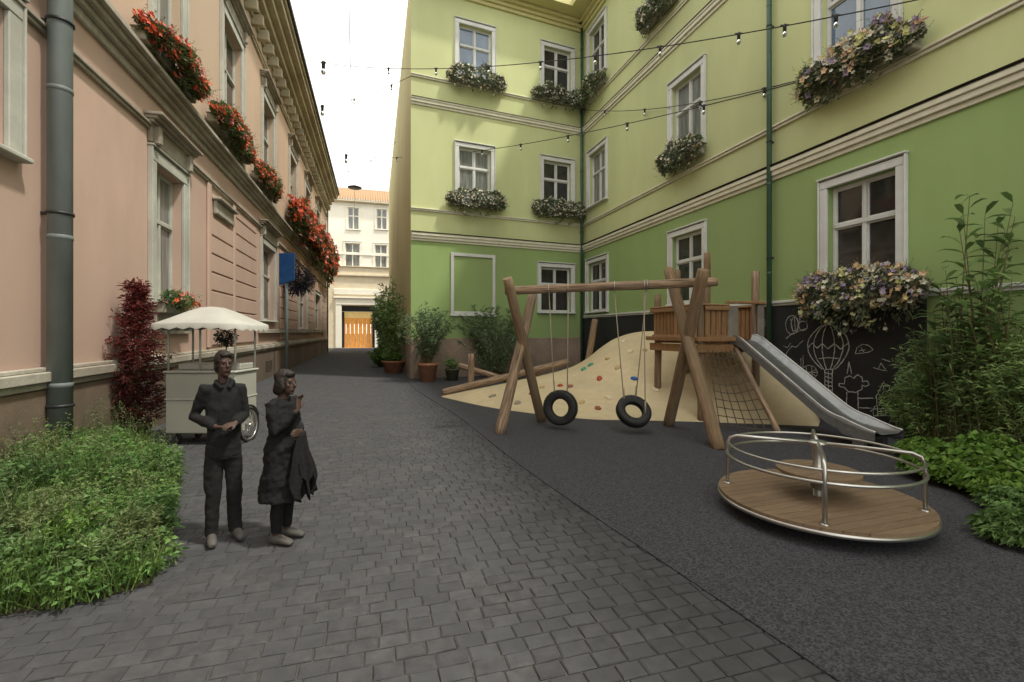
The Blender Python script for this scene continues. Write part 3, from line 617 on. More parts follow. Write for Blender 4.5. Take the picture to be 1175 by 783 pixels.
WB = [(R_, gw[4][1], 7.75, 'cream flower box under the second floor window left of the pipe', 1.7, 1900),
      (R_, gw[7][1], 13.45, 'cream flower box under the top floor window above the slide tower', 1.8, 1500),
      (R_, gw[8][1], 13.2, 'cream flower box on the right wall at the top of the inner corner', 1.9, 1300),
      (B_, gw[13][1], 7.75, 'cream flower box on the back wall second floor, left window', 2.2, 1700),
      (B_, gw[14][1], 7.75, 'cream flower box on the back wall second floor, right window', 2.3, 1700),
      (B_, gw[15][1], 13.15, 'cream flower box on the back wall under the top left window', 2.2, 1700),
      (B_, gw[16][1], 13.15, 'cream flower box on the back wall under the top right window', 2.4, 1700)]
for f, o, z, lab, w, n in WB: flower_box('flower_box', lab, 'flower box', f, cen(o), z, w*1.14, WHT, 'leaf_box', int(n*1.8), .055, .58, .72, .46, gR, .11)
BIG = [('fl_white', .55, 1), ('fl_peach', .3, 2), ('fl_lilac', .28, 3), ('fl_yel', .22, 2)]
flower_box('flower_box', 'large mixed flower box under the window with a sky reflection painted into its panes at the upper right', 'flower box', R_, cen(gw[3][1])-.2, 7.5, 2.3, BIG, 'leaf_box', 5600, .075, .62, .6, .46, gR, .10)
flower_box('flower_box', 'large mixed flower box trailing over the blackboard under the ground floor window', 'flower box', R_, cen(gw[0][1])-.10, 2.85, 2.45, BIG, 'leaf_box', 6800, .06, .45, 1.0, .46, gR, .085)

# ------------------------------------------------------------------ playground: mound
K = [((-2.15, 14.4), (-2.15, 14.6), .02), ((-.49, 12.3), (.2, 16.0), .42), ((1.57, 10.8), (2.2, 17.3), .86), ((2.8, 10.6), (3.6, 17.8), 1.78), ((4.07, 10.4), (5.0, 17.3), 2.02),
     ((5.3, 10.15), (6.0, 14.1), 1.85), ((6.0, 10.0), (6.85, 11.5), .9), ((6.45, 9.9), (6.75, 10.3), .04)]
def cr(a, b, c, d, t): return .5*((2*b)+(-a+c)*t+(2*a-5*b+4*c-d)*t*t+(-a+3*b-3*c+d)*t*t*t)
def kk(i): i = max(0, min(len(K)-1, i)); k = K[i]; return (k[0][0], k[0][1], k[1][0], k[1][1], k[2])
m = MB(); NU, NV = 84, 44; vs = []
for i in range(NU+1):
    x = i/NU*(len(K)-1); j = min(int(x), len(K)-2); t = x-j
    fx, fy, bx_, by_, h = [cr(*q, t) for q in zip(kk(j-1), kk(j), kk(j+1), kk(j+2))]; h = max(h, .012)
    for v in range(NV+1):
        w = v/NV; e = min(1, w/.62); g_ = e**1.25*(3-2*e)*.9 + .1*e if e < 1 else 1; g_ = (e*e*(3-2*e))*.6 + .4*e
        if w > .62: g_ = 1-.18*((w-.62)/.38)
        p = Vector((fx+(bx_-fx)*w, fy+(by_-fy)*w, 0)); p.z = .013+h*g_ + .03*noise.noise(p*.9)*min(1, w*5)
        vs.append(p)
fs = [(i*(NV+1)+v, (i+1)*(NV+1)+v, (i+1)*(NV+1)+v+1, i*(NV+1)+v+1) for i in range(NU) for v in range(NV)]
m.add(vs, fs, True); bvh = BVHTree.FromPolygons([Vector(p) for p in m.v], m.f)
MW = T(2.5, 13)
n0 = len(m.v)   # back skirt
bk = [i*(NV+1)+NV for i in range(NU+1)]
m.add([m.v[i] for i in bk] + [(m.v[i][0], m.v[i][1], 0) for i in bk], [(i, i+1, NU+2+i, NU+1+i) for i in range(NU)])
mound = thing('climbing_mound', 'sand coloured soft climbing mound with coloured holds behind the swings', 'climbing mound', (2.5, 13, 0))
m.build('mound_surface', M['sand'], mound, MW, world=True)
HC = {'red': (.32, .05, .025), 'green': (.05, .25, .14), 'blue': (.02, .10, .30), 'tan': (.42, .31, .15), 'grey': (.22, .20, .15), 'brown': (.25, .08, .04), 'pale': (.58, .50, .34)}
HM = {k: pm(k + ' climbing hold', v, tuple(min(1, c*1.3) for c in v), 12, .6, .3) for k, v in HC.items()}
for px, py, c in ((678, 419, 'green'), (670, 424, 'green'), (614, 449, 'pale'), (697, 412, 'tan'), (709, 422, 'tan'), (688, 435, 'red'), (723, 404, 'pale'), (728, 435, 'blue'), (643, 443, 'red'), (654, 444, 'brown'),
                  (565, 455, 'grey'), (594, 463, 'grey'), (610, 452, 'brown'), (622, 445, 'tan'), (698, 457, 'pale'), (686, 469, 'brown'), (740, 402, 'tan'), (716, 392, 'pale'), (668, 462, 'tan'), (752, 448, 'pale'), (735, 462, 'pale')):
    d = Vector(((px-CXP)/FPX, 1, (HOR-py)/FPX)).normalized(); h = bvh.ray_cast(Vector((0, 0, CAMH)), d)
    if h[0] is None: continue
    q = h[1] if h[1].z > 0 else -h[1]; X = q.to_track_quat('Z', 'Y').to_matrix().to_4x4(); m = MB()
    m.ball((0, 0, 0), (.105*U(.85, 1.2), .075*U(.85, 1.2), .06), 12, 8); m.v = [tuple(Vector(v)*(1+.25*noise.noise(Vector(v)*14+Vector((px, py, 0))))) for v in m.v]
    ho = m.build('hold', HM[c], mound, Matrix.Translation(h[0]) @ X @ Matrix.Rotation(U(0, 3), 4, 'Z')); ho['label'] = c + ' climbing hold'

# ------------------------------------------------------------------ logs
def log(p0, p1, r, parent, name='log', mat='wood', r1=None, seg=16):
    p0, p1 = Vector(p0), Vector(p1); d = p1-p0; L = d.length; r1 = r1 or r; sd = U(0, 99)
    X = Matrix.Translation(p0) @ d.to_track_quat('Z', 'Y').to_matrix().to_4x4(); m = MB(); n = max(4, int(L/.18)); vs = []
    for i in range(n+1):
        z = L*i/n; rr = r+(r1-r)*i/n; ox, oy = .012*noise.noise(Vector((sd, z, 0))), .012*noise.noise(Vector((sd, z, 9)))
        for j in range(seg):
            a = 2*math.pi*j/seg; q = rr*(1+.07*noise.noise(Vector((math.cos(a)*1.3+sd, math.sin(a)*1.3, z*1.6)))) * (.93 if i in (0, n) else 1)
            vs.append((ox+q*math.cos(a), oy+q*math.sin(a), z))
    fs = [(i*seg+j, i*seg+(j+1) % seg, (i+1)*seg+(j+1) % seg, (i+1)*seg+j) for i in range(n) for j in range(seg)]
    m.add(vs, fs, True); m.f += [tuple(range(seg))[::-1], tuple(n*seg+j for j in range(seg))]; m.sm += [False, False]
    return m.build(name, M[mat], parent, X)
SW = thing('swing_frame', 'rough log swing frame with two crossed leg pairs in front of the climbing mound', 'swing frame', (1.8, 9.4, 0))
bA, bB = Vector((-.14, 9.86, 2.86)), Vector((3.98, 9.12, 2.97))
log(bA, bB, .088, SW, 'top_beam')
log((.67, 10.5, -.02), (-.09, 9.3, 3.06), .105, SW, 'leg', 'wood_red', .10); log((-.25, 9.23, -.02), (.45, 10.18, 2.80), .112, SW, 'leg', 'wood', .10)
log((3.52, 8.0, -.02), (3.34, 10.05, 3.33), .118, SW, 'leg', 'wood_red', .112); log((3.32, 10.0, -.02), (3.50, 8.62, 3.14), .115, SW, 'leg', 'wood_red', .11)
def tyre(label, c, Rr, rr, axis, hang):
    t = thing('tyre_swing', label, 'tyre swing', c, 0, 'tyre swings under the log frame'); c = Vector(c)
    X = Matrix.Translation(c) @ Vector(axis).normalized().to_track_quat('Z', 'Y').to_matrix().to_4x4(); m = MB()
    prof = [(-.72, .62), (-.55, .82), (0, .9), (.55, .98), (.95, .82), (1, .45), (1.0, 0)]
    full = [(a, b) for a, b in prof] + [(a, -b) for a, b in prof[::-1]] + [(-.80, -.4), (-.6, -.55), (-.5, 0), (-.6, .55), (-.80, .4)]
    m.lathe([(Rr+a*rr, b*rr) for a, b in full] + [(Rr-.72*rr, .62*rr)], 48)
    for k in range(48):   # tread blocks
        a = 2*math.pi*k/48
        for zz in (-.5, 0, .5): m.box(-.012, .012, -.001, .014, -.18*rr, .18*rr, X=Matrix.Rotation(a+zz*.06, 4, 'Z') @ Matrix.Translation((0, Rr+rr*.97, zz*rr)))
    m.build('tyre', M['tyre'], t, X)
    for (h, att) in hang:
        h = Vector(h); a = X @ Vector(att); m = MB(); mid = (h+a)/2 + Vector((0, 0, -.02)); m.tube([h, mid, a], .011, 6); m.tube([a+Vector((0, 0, .25)), a], .016, 6); m.build('rope', M['rope'], t, WM[t.name], world=True)
        m = MB(); dd = (bB-bA).normalized(); m.tube([h + (Vector((0, 0, 1))*math.cos(q*.5236) + dd.cross(Vector((0, 0, 1)))*math.sin(q*.5236))*.112 + Vector((0, 0, .09)) for q in range(12)], .009, 5, closed=True); m.build('beam_loop', M['steel'], t, WM[t.name], world=True)
def bp(px):
    t = (px-CXP)/FPX; k = (bA.y*t - bA.x)/((bB.x-bA.x) - t*(bB.y-bA.y)); return bA + (bB-bA)*k - Vector((0, 0, .10))
tyre('upright tyre swing on the left under the log frame', at(643, 468, 9.65), .255, .095, (-.45, -1, .12), [(bp(630), (-.12, .28, .06)), (bp(652), (.12, .28, -.06))])
tyre('tilted tyre swing on the right under the log frame', at(727, 472, 9.35), .245, .09, (.1, -.75, .65), [(bp(705), (-.16, .22, .05)), (bp(742), (.1, .26, .05)), (bp(739), (.2, -.1, .05))])
BR = thing('balance_logs', 'low balance climber of rough logs left of the climbing mound', 'balance climber', (0, 15.5, 0))
log((-2.15, 14.55, .12), (1.95, 16.3, .97), .11, BR); log((-1.85, 16.5, .82), (-.2, 15.9, .38), .10, BR); log((-1.32, 15.05, -.02), (-1.30, 15.05, 1.3), .10, BR, 'post')
log((-.1, 15.7, -.02), (-.1, 15.7, .45), .1, BR, 'post'); log((2.65, 17.0, .4), (3.1, 17.6, 2.45), .12, BR, 'post', 'wood_red'); log((.9, 16.0, -.02), (.9, 16.0, .7), .09, BR, 'post')

# ------------------------------------------------------------------ slide tower
TA, TB, TC_, TD = Vector((3.72, 12.0, 0)), Vector((4.22, 10.5, 0)), Vector((5.72, 11.05, 0)), Vector((5.2, 12.55, 0))
TW = thing('slide_tower', 'wooden play tower with vertical plank railings standing on the mound', 'play tower', (4.7, 11.5, 0))
DZ = 1.78
for p, top, mt in ((TA, 2.95, 'wood_red'), (TB, 3.0, 'wood_red'), (TC_, 3.42, 'wood'), (TD, 4.1, 'wood_red')): log(p + Vector((0, 0, -.02)), p + Vector((0, 0, top)), .085, TW, 'post', mt)
log((4.55, 12.3, -.02), (4.55, 12.3, DZ), .085, TW, 'post', 'wood_red'); log((4.3, 12.2, 2.6), (4.3, 12.2, 3.6), .07, TW, 'post', 'wood_red')
def obox(m, a, b, th, z0, z1, bev=.01):   # upright board from a to b
    d = (b-a); ang = math.atan2(d.y, d.x); m.box(0, d.length, -th/2, th/2, z0, z1, bev, X=Matrix.Translation((a.x, a.y, 0)) @ Matrix.Rotation(ang, 4, 'Z'))
m = MB(); ab = (TB-TA); n = 11
for i in range(n):
    a = TA + ab*(i/n) + (TC_-TB)*-.03; b = TA + ab*((i+.96)/n) + (TC_-TB)*-.03; e = (TC_-TB)*1.06
    m.add([(a.x, a.y, DZ), (b.x, b.y, DZ), (b.x+e.x, b.y+e.y, DZ), (a.x+e.x, a.y+e.y, DZ)] + [(a.x, a.y, DZ-.05), (b.x, b.y, DZ-.05), (b.x+e.x, b.y+e.y, DZ-.05), (a.x+e.x, a.y+e.y, DZ-.05)], [(0, 1, 2, 3), (4, 5, 6, 7), (0, 1, 5, 4), (1, 2, 6, 5), (2, 3, 7, 6), (3, 0, 4, 7)])
m.build('deck', M['plank'], TW, world=True)
m = MB(); oB = (TB-TA).normalized()*.13; oA = (TA-TD).normalized()*.13
obox(m, TA+oA*1.0-(TB-TA)*.08, TB+oA+(TB-TA)*.08, .07, DZ-.24, DZ-.06); obox(m, TB+oB+oA*1.8, TC_+oB-oA, .07, DZ-.24, DZ-.06); obox(m, TD, TC_, .07, DZ-.22, DZ-.06)
obox(m, TA+oA*1.8+(TB-TA)*-.1, TB+oA*1.8+(TB-TA)*.1, .06, DZ+.01, DZ+.11); obox(m, TB+oB*1.6+oA*2.2, TB+oB*1.6+(TC_-TB)*.62, .06, DZ+.01, DZ+.11)
m.build('floor_beams', M['plank'], TW, world=True)
def railing(a, b, o, z0=DZ+.02, z1=DZ+.78, skip=()):
    m = MB(); d = b-a; L = d.length; n = int(L/.125)
    for i in range(n):
        if i/n in skip: continue
        p = a + d*((i+.08)/n) + o; q = a + d*((i+.88)/n) + o; obox(m, p, q, .035, z0, z1+U(-.02, .02), .008)
    obox(m, a+o*1.5-d*.05, b+o*1.5+d*.05, .05, z1-.08, z1+.01); obox(m, a+o*1.4, b+o*1.4, .045, z0+.05, z0+.13)
    m.build('railing', M['plank'], TW, world=True)
    m = MB(); obox(m, a+o-d*.06, b+o+d*.06, .17, z1+.022, z1+.062, .015); m.build('handrail', M['plank'], TW, world=True)
railing(TA, TB, oA*.9); railing(TB, TB+(TC_-TB)*.38, oB*.9, z1=DZ+.78); railing(TA, TD, -oB*.8); railing(TD, TC_, -oA*.8)
m = MB(); obox(m, TB+(TC_-TB)*.40+oB, TB+(TC_-TB)*.58+oB, .04, DZ, DZ+.80); m.build('side_panel', M['panel'], TW, world=True); m = MB(); obox(m, TC_-(TC_-TB)*.05+oB, TC_+(TC_-TB)*.07+oB, .04, DZ, DZ+.85); m.build('side_panel', M['panel'], TW, world=True)
m = MB(); obox(m, TB+(TC_-TB)*.38+oB*1.1, TC_+(TC_-TB)*.07+oB*1.1, .14, DZ+.86, DZ+.92); m.build('handrail', M['plank'], TW, world=True)
# net
NT = thing('climbing_net', 'dark rope climbing net hung from the tower deck beside a diagonal log', 'climbing net', (4.7, 9.9, 0))
n00, n10, n01, n11 = Vector((4.32, 10.38, DZ-.15)), Vector((5.02, 10.64, DZ-.15)), Vector((4.17, 9.42, .02)), Vector((5.18, 9.2, .02))
def npt(u, v): p = (n00*(1-u)+n10*u)*(1-v) + (n01*(1-u)+n11*u)*v; return p + Vector((0, 0, -.10*math.sin(math.pi*v)*math.sin(math.pi*u) - .03*math.sin(3*u+5*v)))
m = MB()
for i in range(7): m.tube([npt(i/6, k/14) for k in range(15)], .011, 5)
for i in range(1, 10): m.tube([npt(k/8, i/9.5) for k in range(9)], .010, 5)
for i in range(7):
    for k in range(1, 10): m.ball(npt(i/6, k/9.5), .02, 6, 4)
m.build('rope_grid', M['net'], NT, world=True)
log((5.22, 9.18, 0), (5.05, 10.66, DZ-.1), .055, NT, 'side_log'); 
# slide
SD = thing('slide', 'steel slide running down from the wooden tower towards the merry-go-round', 'slide', (5.7, 9.2, 0))
s0v, s1v = Vector((5.28, 10.80, 0)), Vector((6.22, 7.75, 0)); sdv = (s1v-s0v); SLn = sdv.length; sdv.normalize(); spv = Vector((-sdv.y, sdv.x, 0))
def sz(t):   # height along slide
    a = t/SLn
    if a < .05: return DZ+.02
    if a < .74: return DZ+.02 - (DZ-.38)*((a-.05)/.69)
    e = (a-.74)/.26; return .40 - .09*(1-(1-e)**2)
prof = [(-.33, .0), (-.33, .14), (-.31, .15), (-.285, .14), (-.25, .03), (-.18, .0), (.18, .0), (.25, .03), (.285, .14), (.31, .15), (.33, .14), (.33, .0), (.30, -.05), (-.30, -.05)]
m = MB(); vs = []; n = 40
def ssm(t): return (sz(max(0, t-.15))+sz(t)+sz(min(SLn, t+.15)))/3
for i in range(n+1):
    t = SLn*i/n; c = s0v+sdv*t; zz = ssm(t); k = 1 if i < 36 else 1-.15*(i-35)/5*0
    for (o, h) in prof:
        if h > .05: h *= (1 if i < 33 else max(.35, 1-(i-33)*.1))
        q = c - spv*o; vs.append((q.x, q.y, zz+h))
P_ = len(prof); m.add(vs, [(i*P_+j, i*P_+(j+1) % P_, (i+1)*P_+(j+1) % P_, (i+1)*P_+j) for i in range(n) for j in range(P_)], True)
sb = m.build('chute', M['slide'], SD, world=True)
m = MB()
for sgn in (-1, 1):
    m.tube([s0v+sdv*(SLn*i/n) - spv*sgn*.31 + Vector((0, 0, ssm(SLn*i/n)+.15*(1 if i < 33 else max(.35, 1-(i-33)*.1)))) for i in range(n+1)], .02, 8)
m.build('edge_rail', M['steel'], SD, world=True)
m = MB()   # folded side skirts
for sgn in (-1, 1):
    a = [s0v+sdv*(SLn*i/n) - spv*sgn*.335 + Vector((0, 0, ssm(SLn*i/n)+.10*(1 if i < 33 else .4))) for i in range(n+1)]; b = [p - Vector((0, 0, .16)) for p in a]
    m.add(a+b, [(i, i+1, n+2+i, n+1+i) for i in range(n)])
m.build('side_skirt', M['slide_side'], SD, world=True)
m = MB(); c = s0v+sdv*(SLn*.9); X = Matrix.Translation((c.x, c.y, 0)) @ Matrix.Rotation(math.atan2(sdv.y, sdv.x), 4, 'Z')
for sg_ in (-1, 1): m.box(-.1, .1, sg_*.24-.05, sg_*.24+.05, 0, .30, .015, X=X)
m.box(-.11, .11, -.24, .24, .2, .28, .01, X=X); m.build('foot', M['slide_side'], SD, world=True)

# ------------------------------------------------------------------ merry-go-round
mc = Vector((3.34, 5.14, 0)); mr = .99
MG = thing('merry_go_round', 'round wooden playground merry-go-round with bent steel rails', 'merry-go-round', mc, math.radians(18))
Wm = WM[MG.name]
m = MB(); zt = .215; n = 17; bw = 2*mr/n
for i in range(n):   # planks clipped to the circle, split into radial-looking quarters
    y0, y1 = -mr+bw*i+.003, -mr+bw*(i+1)-.003; h0, h1 = math.sqrt(max(0, mr*mr-y0*y0)), math.sqrt(max(0, mr*mr-y1*y1)); K_ = 10; up = []; lo_ = []
    for k in range(K_+1): yy = y0+(y1-y0)*k/K_; hh = math.sqrt(max(0, mr*mr-yy*yy)); up.append((hh, yy)); lo_.append((-hh, yy))
    ring = up + lo_[::-1]; L = len(ring); m.add([(x, y, zt) for x, y in ring] + [(x, y, zt-.035) for x, y in ring], [tuple(range(L)), tuple(range(L, 2*L))[::-1]] + [(q, (q+1) % L, L+(q+1) % L, L+q) for q in range(L)])
m.build('deck', M['deckw'], MG, Wm)
m = MB(); m.lathe([(0, zt-.037), (mr-.005, zt-.037), (mr+.012, zt-.03), (mr+.012, zt-.07), (mr-.03, zt-.085), (.4, zt-.12), (0, zt-.12)], 72); m.build('rim', M['steel'], MG, Wm)
m = MB(); m.lathe([(.22, 0), (.22, .1), (.15, .12)], 24); m.build('base', M['black'], MG, Wm)
m = MB(); m.lathe([(0, .815), (.07, .812), (.095, .795), (.09, .775), (.05, .765), (.045, .7), (.045, .21), (.10, .20)], 24); m.build('hub', M['steel'], MG, Wm)
m = MB(); zr_ = .50; rs_ = .40; n = 8; bw = 2*rs_/n
for i in range(n):
    y0, y1 = -rs_+bw*i+.002, -rs_+bw*(i+1)-.002; up = []; lo_ = []
    for k in range(9): yy = y0+(y1-y0)*k/8; hh = math.sqrt(max(0, rs_*rs_-yy*yy)); up.append((hh, yy)); lo_.append((-hh, yy))
    ring = up+lo_[::-1]; L = len(ring); m.add([(x, y, zr_) for x, y in ring] + [(x, y, zr_-.03) for x, y in ring], [tuple(range(L)), tuple(range(L, 2*L))[::-1]] + [(q, (q+1) % L, L+(q+1) % L, L+q) for q in range(L)])
m.build('seat', M['deckw'], MG, Wm)
m = MB(); m.lathe([(0, zr_-.032), (.36, zr_-.032), (.36, zr_-.06), (.1, zr_-.1), (.06, .3)], 32); m.build('seat_bracket', M['steel'], MG, Wm)
rr_ = .90
m = MB(); m.tube([(rr_*math.cos(2*math.pi*k/72), rr_*math.sin(2*math.pi*k/72), .60) for k in range(72)], .017, 8, closed=True); m.build('rail_ring', M['steel'], MG, Wm)
nearang = math.atan2(-.67, -.38) - math.radians(18)
for k in range(4):
    a = nearang + k*math.pi/2; c_, s_ = math.cos(a), math.sin(a); top = .78 if k else .80
    m = MB(); m.tube([(rr_*c_, rr_*s_, zt-.02), (rr_*c_, rr_*s_, top-.1), ((rr_-.03)*c_, (rr_-.03)*s_, top-.03), ((rr_-.10)*c_, (rr_-.10)*s_, top), (.05*c_, .05*s_, .79)], .019 if k else .021, 8)
    m.lathe([(.04, 0), (.04, .008), (.02, .012)], 12, (rr_*c_, rr_*s_, zt)); m.build('handle_bar', M['steel'], MG, Wm)
m = MB(); m.tube([(.885*math.cos(2*math.pi*k/72), .885*math.sin(2*math.pi*k/72), .715) for k in range(72)], .014, 8, closed=True); m.build('upper_rail_ring', M['steel'], MG, Wm)

# ------------------------------------------------------------------ vending cart
CT = thing('vending_cart', 'cream vending cart with a pitched canopy parked beside the peach house', 'cart', (-5.5, 8.65, 0), 0)
Wc = WM[CT.name]; cx0, cx1, cy0, cy1 = -.62, .62, -.35, .35
m = MB(); m.box(cx0, cx1, cy0, cy1, .20, .80, .02); m.box(cx0, cx1, cy0, cy1, .812, 1.27, .02); m.box(cx0-.01, cx1+.01, cy0-.01, cy1+.01, .79, .825, .008); m.build('body', M['cartw'], CT, Wc)
m = MB(); m.box(cx0-.03, cx1+.03, cy0-.03, cy1+.03, 1.272, 1.31, .012); m.box(cx0+.05, cx1-.05, cy0+.25, cy1-.02, 1.312, 1.42, .015); m.build('counter', M['cartw'], CT, Wc)
for x in (cx0+.04, -.02, cx1-.02):
    for y in (cy0+.03, cy1-.03):
        if x == -.02 and y > 0: continue
        m = MB(); m.tube([(x, y, 1.31), (x, y, 2.10)], .018, 8); m.build('post', M['cartw'], CT, Wc)
m = MB(); hx, hy = .84, .62; nx = 24; vs = []
lv = [(1.0, 2.06), (.99, 2.13), (.97, 2.145), (.7, 2.25), (.42, 2.37), (.2, 2.445), (.05, 2.46)]
for (k, z) in lv:
    for j in range(48):
        a = 2*math.pi*j/48; c_, s_ = math.cos(a), math.sin(a); pw = 5; q = (abs(c_)**pw+abs(s_)**pw)**(-1/pw)
        sc = .0 if z > 2.1 else -.035*abs(math.sin(a*12)); vs.append((hx*k*c_*q, hy*k*s_*q, z+sc-.02*math.cos(2*a)*k))
m.add(vs, [(i*48+j, i*48+(j+1) % 48, (i+1)*48+(j+1) % 48, (i+1)*48+j) for i in range(len(lv)-1) for j in range(48)] + [tuple((len(lv)-1)*48+j for j in range(48))], True)
m.build('canopy', M['canopy'], CT, Wc)
def wheel(x, y, r, parent, W):
    m = MB(); m.tube([(x, y+r*math.cos(2*math.pi*k/36), r+r*math.sin(2*math.pi*k/36)) for k in range(36)], .024, 8, closed=True); w = m.build('wheel', M['tyre'], parent, W)
    m = MB(); m.tube([(x, y+(r-.035)*math.cos(2*math.pi*k/36), r+(r-.035)*math.sin(2*math.pi*k/36)) for k in range(36)], .012, 6, closed=True)
    for k in range(18): a = math.pi*k/9; m.tube([(x+.02*(k % 2), y, r), (x, y+(r-.04)*math.cos(a), r+(r-.04)*math.sin(a))], .003, 4)
    m.tube([(x-.06, y, r), (x+.04, y, r)], .025, 8); m.build('rim', M['steel'], w, W)
wheel(cx1+.06, -.02, .30, CT, Wc)
for (x, y) in ((cx0+.18, cy0+.08), (cx0+.18, cy1-.08)):
    m = MB(); m.tube([(x-.02, y, .08), (x+.02, y, .08)], .08, 16); m.box(x-.035, x+.035, y-.03, y+.03, .1, .2, .01); m.build('caster', M['black'], CT, Wc)
m = MB(); m.tube([(cx1+.06+.0, -.02+.33*math.cos(math.radians(q)), .30+.35*math.sin(math.radians(q))) for q in range(20, 161, 10)], .02, 6); m.build('mudguard', M['black'], CT, Wc)
def sphere_foliage(m, c, r, n, l, w, shell=.5):
    c = Vector(c)
    for i in range(n):
        d = Vector((random.gauss(0, 1), random.gauss(0, 1), random.gauss(0, 1))).normalized(); p = c + d*r*(shell+(1-shell)*R())*(1+.2*noise.noise(d*2+c)); m.leaf(p, d + Vector((U(-.6, .6), U(-.6, .6), U(-.4, .6))), l*U(.6, 1.3), w)
TP = thing('potted_topiary', 'dark ball topiary in a pot standing on the cart counter', 'topiary', (-5.17, 8.5, 1.31)); Wt = WM[TP.name]
m = MB(); m.lathe([(0, 0), (.06, 0), (.08, .12), (.085, .13), (.07, .13), (0, .12)], 16); m.build('pot', M['darkpot'], TP, Wt)
m = MB(); m.tube([(0, 0, .1), (.01, 0, .35), (0, 0, .6)], .01, 6); m.build('trunk', M['stem'], TP, Wt)
m = MB(); sphere_foliage(m, (0, 0, .6), .17, 900, .045, .02, .3); sphere_foliage(m, (0, 0, .2), .14, 350, .05, .02, .2); m.build('crown', M['leaf_dark'], TP, Wt)

# ------------------------------------------------------------------ blue sign and hanging basket
p = L_.hit(329, 420, .7); SG = thing('sign_post', 'tall dark post carrying a blue enamel sign by the peach house', 'sign', L_.w(p[0], .7, 0)); Ws = WM[SG.name]
sg0 = L_.w(p[0], .7, 0); Yd = sg0.y
zz1 = at(330, 291, Yd).z; zz0 = at(330, 328, Yd).z
m = MB(); m.tube([(0, 0, 0), (0, 0, zz1)], .07, 10); m.build('post', M['pipe_grey'], SG, Ws)
m = MB(); m.box(-.3, .42, -.12, -.08, zz0, zz1, .02); m.v = [(x, y, z+(-.25 if x > .2 and z < zz0+.3 else 0)*-1) for x, y, z in m.v]; m.build('sign_panel', M['blue'], SG, Ws)
hb = L_.w(p[0]+3.0, .75, 0); HB = thing('hanging_basket', 'hanging basket of dusky purple flowers behind the blue sign', 'hanging basket', (hb.x, hb.y, at(346, 322, hb.y).z)); Wh = WM[HB.name]
m = MB(); m.lathe([(0, -.35), (.3, -.25), (.42, 0), (.40, .02), (0, 0)], 16); m.build('basket', M['darkpot'], HB, Wh)
m = MB(); o_ = WM[HB.name].inverted() @ L_.w(p[0]+3.0, .0, 6.2); m.tube([o_, o_ + (Vector((0, 0, 1.25))-o_)*1.0, (0, 0, 0)], .02, 5); m.build('bracket', M['black'], HB, Wh)
m = MB(); sphere_foliage(m, (0, 0, 0), .75, 1500, .18, .07, .2); m.build('foliage', M['leaf_purp'], HB, Wh)

# ------------------------------------------------------------------ plants
def stems_plant(t, W, n, h, spread, per, l, w, leafmat, base_r=.05, z0=0, stemr=.008, droop=.3, lo=.15, arch=.5, mats=None, round_=False):
    ms, mf = MB(), MB()
    for i in range(n):
        a = U(0, 6.283); rr = spread*math.sqrt(R()); hh = h*U(.6, 1.0)*(1-.35*(rr/spread)**2)
        b = Vector((base_r*math.cos(a)*R(), base_r*math.sin(a)*R(), z0)); e = Vector((rr*math.cos(a), rr*math.sin(a), z0+hh)); mid = (b+e)/2 + Vector((-(e.x)*.18*arch, -(e.y)*.18*arch, hh*.08)); P = [b, (b+mid)/2 + Vector((0, 0, .02)), mid, (mid+e)/2 + Vector((0, 0, hh*.02)), e]
        ms.tube(P, [stemr, stemr*.9, stemr*.8, stemr*.6, stemr*.3], 4, caps=False)
        for k in range(per):
            u = lo + (1-lo)*R()**.8; x = u*4; j = min(3, int(x)); q = P[j]+(P[j+1]-P[j])*(x-j)
            d = Vector((math.cos(U(0, 6.283)), math.sin(U(0, 6.283)), U(-.1, .9))); tw = d.normalized()*U(0, .16)*min(1, h)
            for g_ in range(3): mf.leaf(q+tw*(g_/2), d+Vector((U(-.7, .7), U(-.7, .7), U(-.4, .6))), l*U(.6, 1.3), w*U(.7, 1.2), droop)
    ms.build('stems', M['stem'], t, W); return mf.build('foliage', M[leafmat], t, W)
def pot(t, W, r, h, mat):
    m = MB(); m.lathe([(0, 0), (r*.72, 0), (r*.95, h*.85), (r*1.05, h*.86), (r*1.06, h), (r*.92, h), (r*.9, h*.9), (0, h*.9)], 24); m.build('pot', M[mat], t, W)
p = G(135, 503); RS = thing('potted_red_shrub', 'tall dark red leaved shrub in a dark pot against the peach wall', 'potted shrub', (-6.85, 8.6, 0)); Wr = WM[RS.name]
pot(RS, Wr, .24, .34, 'darkpot')
ms, mf = MB(), MB(); H_ = 2.75
ms.tube([(0, 0, .25), (.03, 0, 1.2), (0, 0, H_)], [.03, .02, .006], 6)
for i in range(150):
    z = .45 + (H_-.35)*(i/150)**.95; a = i*2.4; rad = .52*(1-(z/(H_+.35))**2.2)*U(.55, 1.3)*(1+.35*noise.noise(Vector((a*.4, z*1.7, 0))))*(1 if z > .8 else .75); e = Vector((rad*math.cos(a), rad*math.sin(a), z+U(-.05, .15))); b = Vector((0, 0, z-.1))
    ms.tube([b, e], [.007, .003], 4, caps=False)
    for k in range(46):
        u = U(.2, 1.08); q = b+(e-b)*u; d = (e-b).normalized()*.7+Vector((U(-1, 1), U(-1, 1), U(-.5, .7))); mf.leaf(q+Vector((U(-.05, .05), U(-.05, .05), U(-.06, .06))), d, .11*U(.6, 1.4), .026, .3)
ms.build('stems', M['stem'], RS, Wr); mf.build('foliage', M['leaf_red'], RS, Wr)
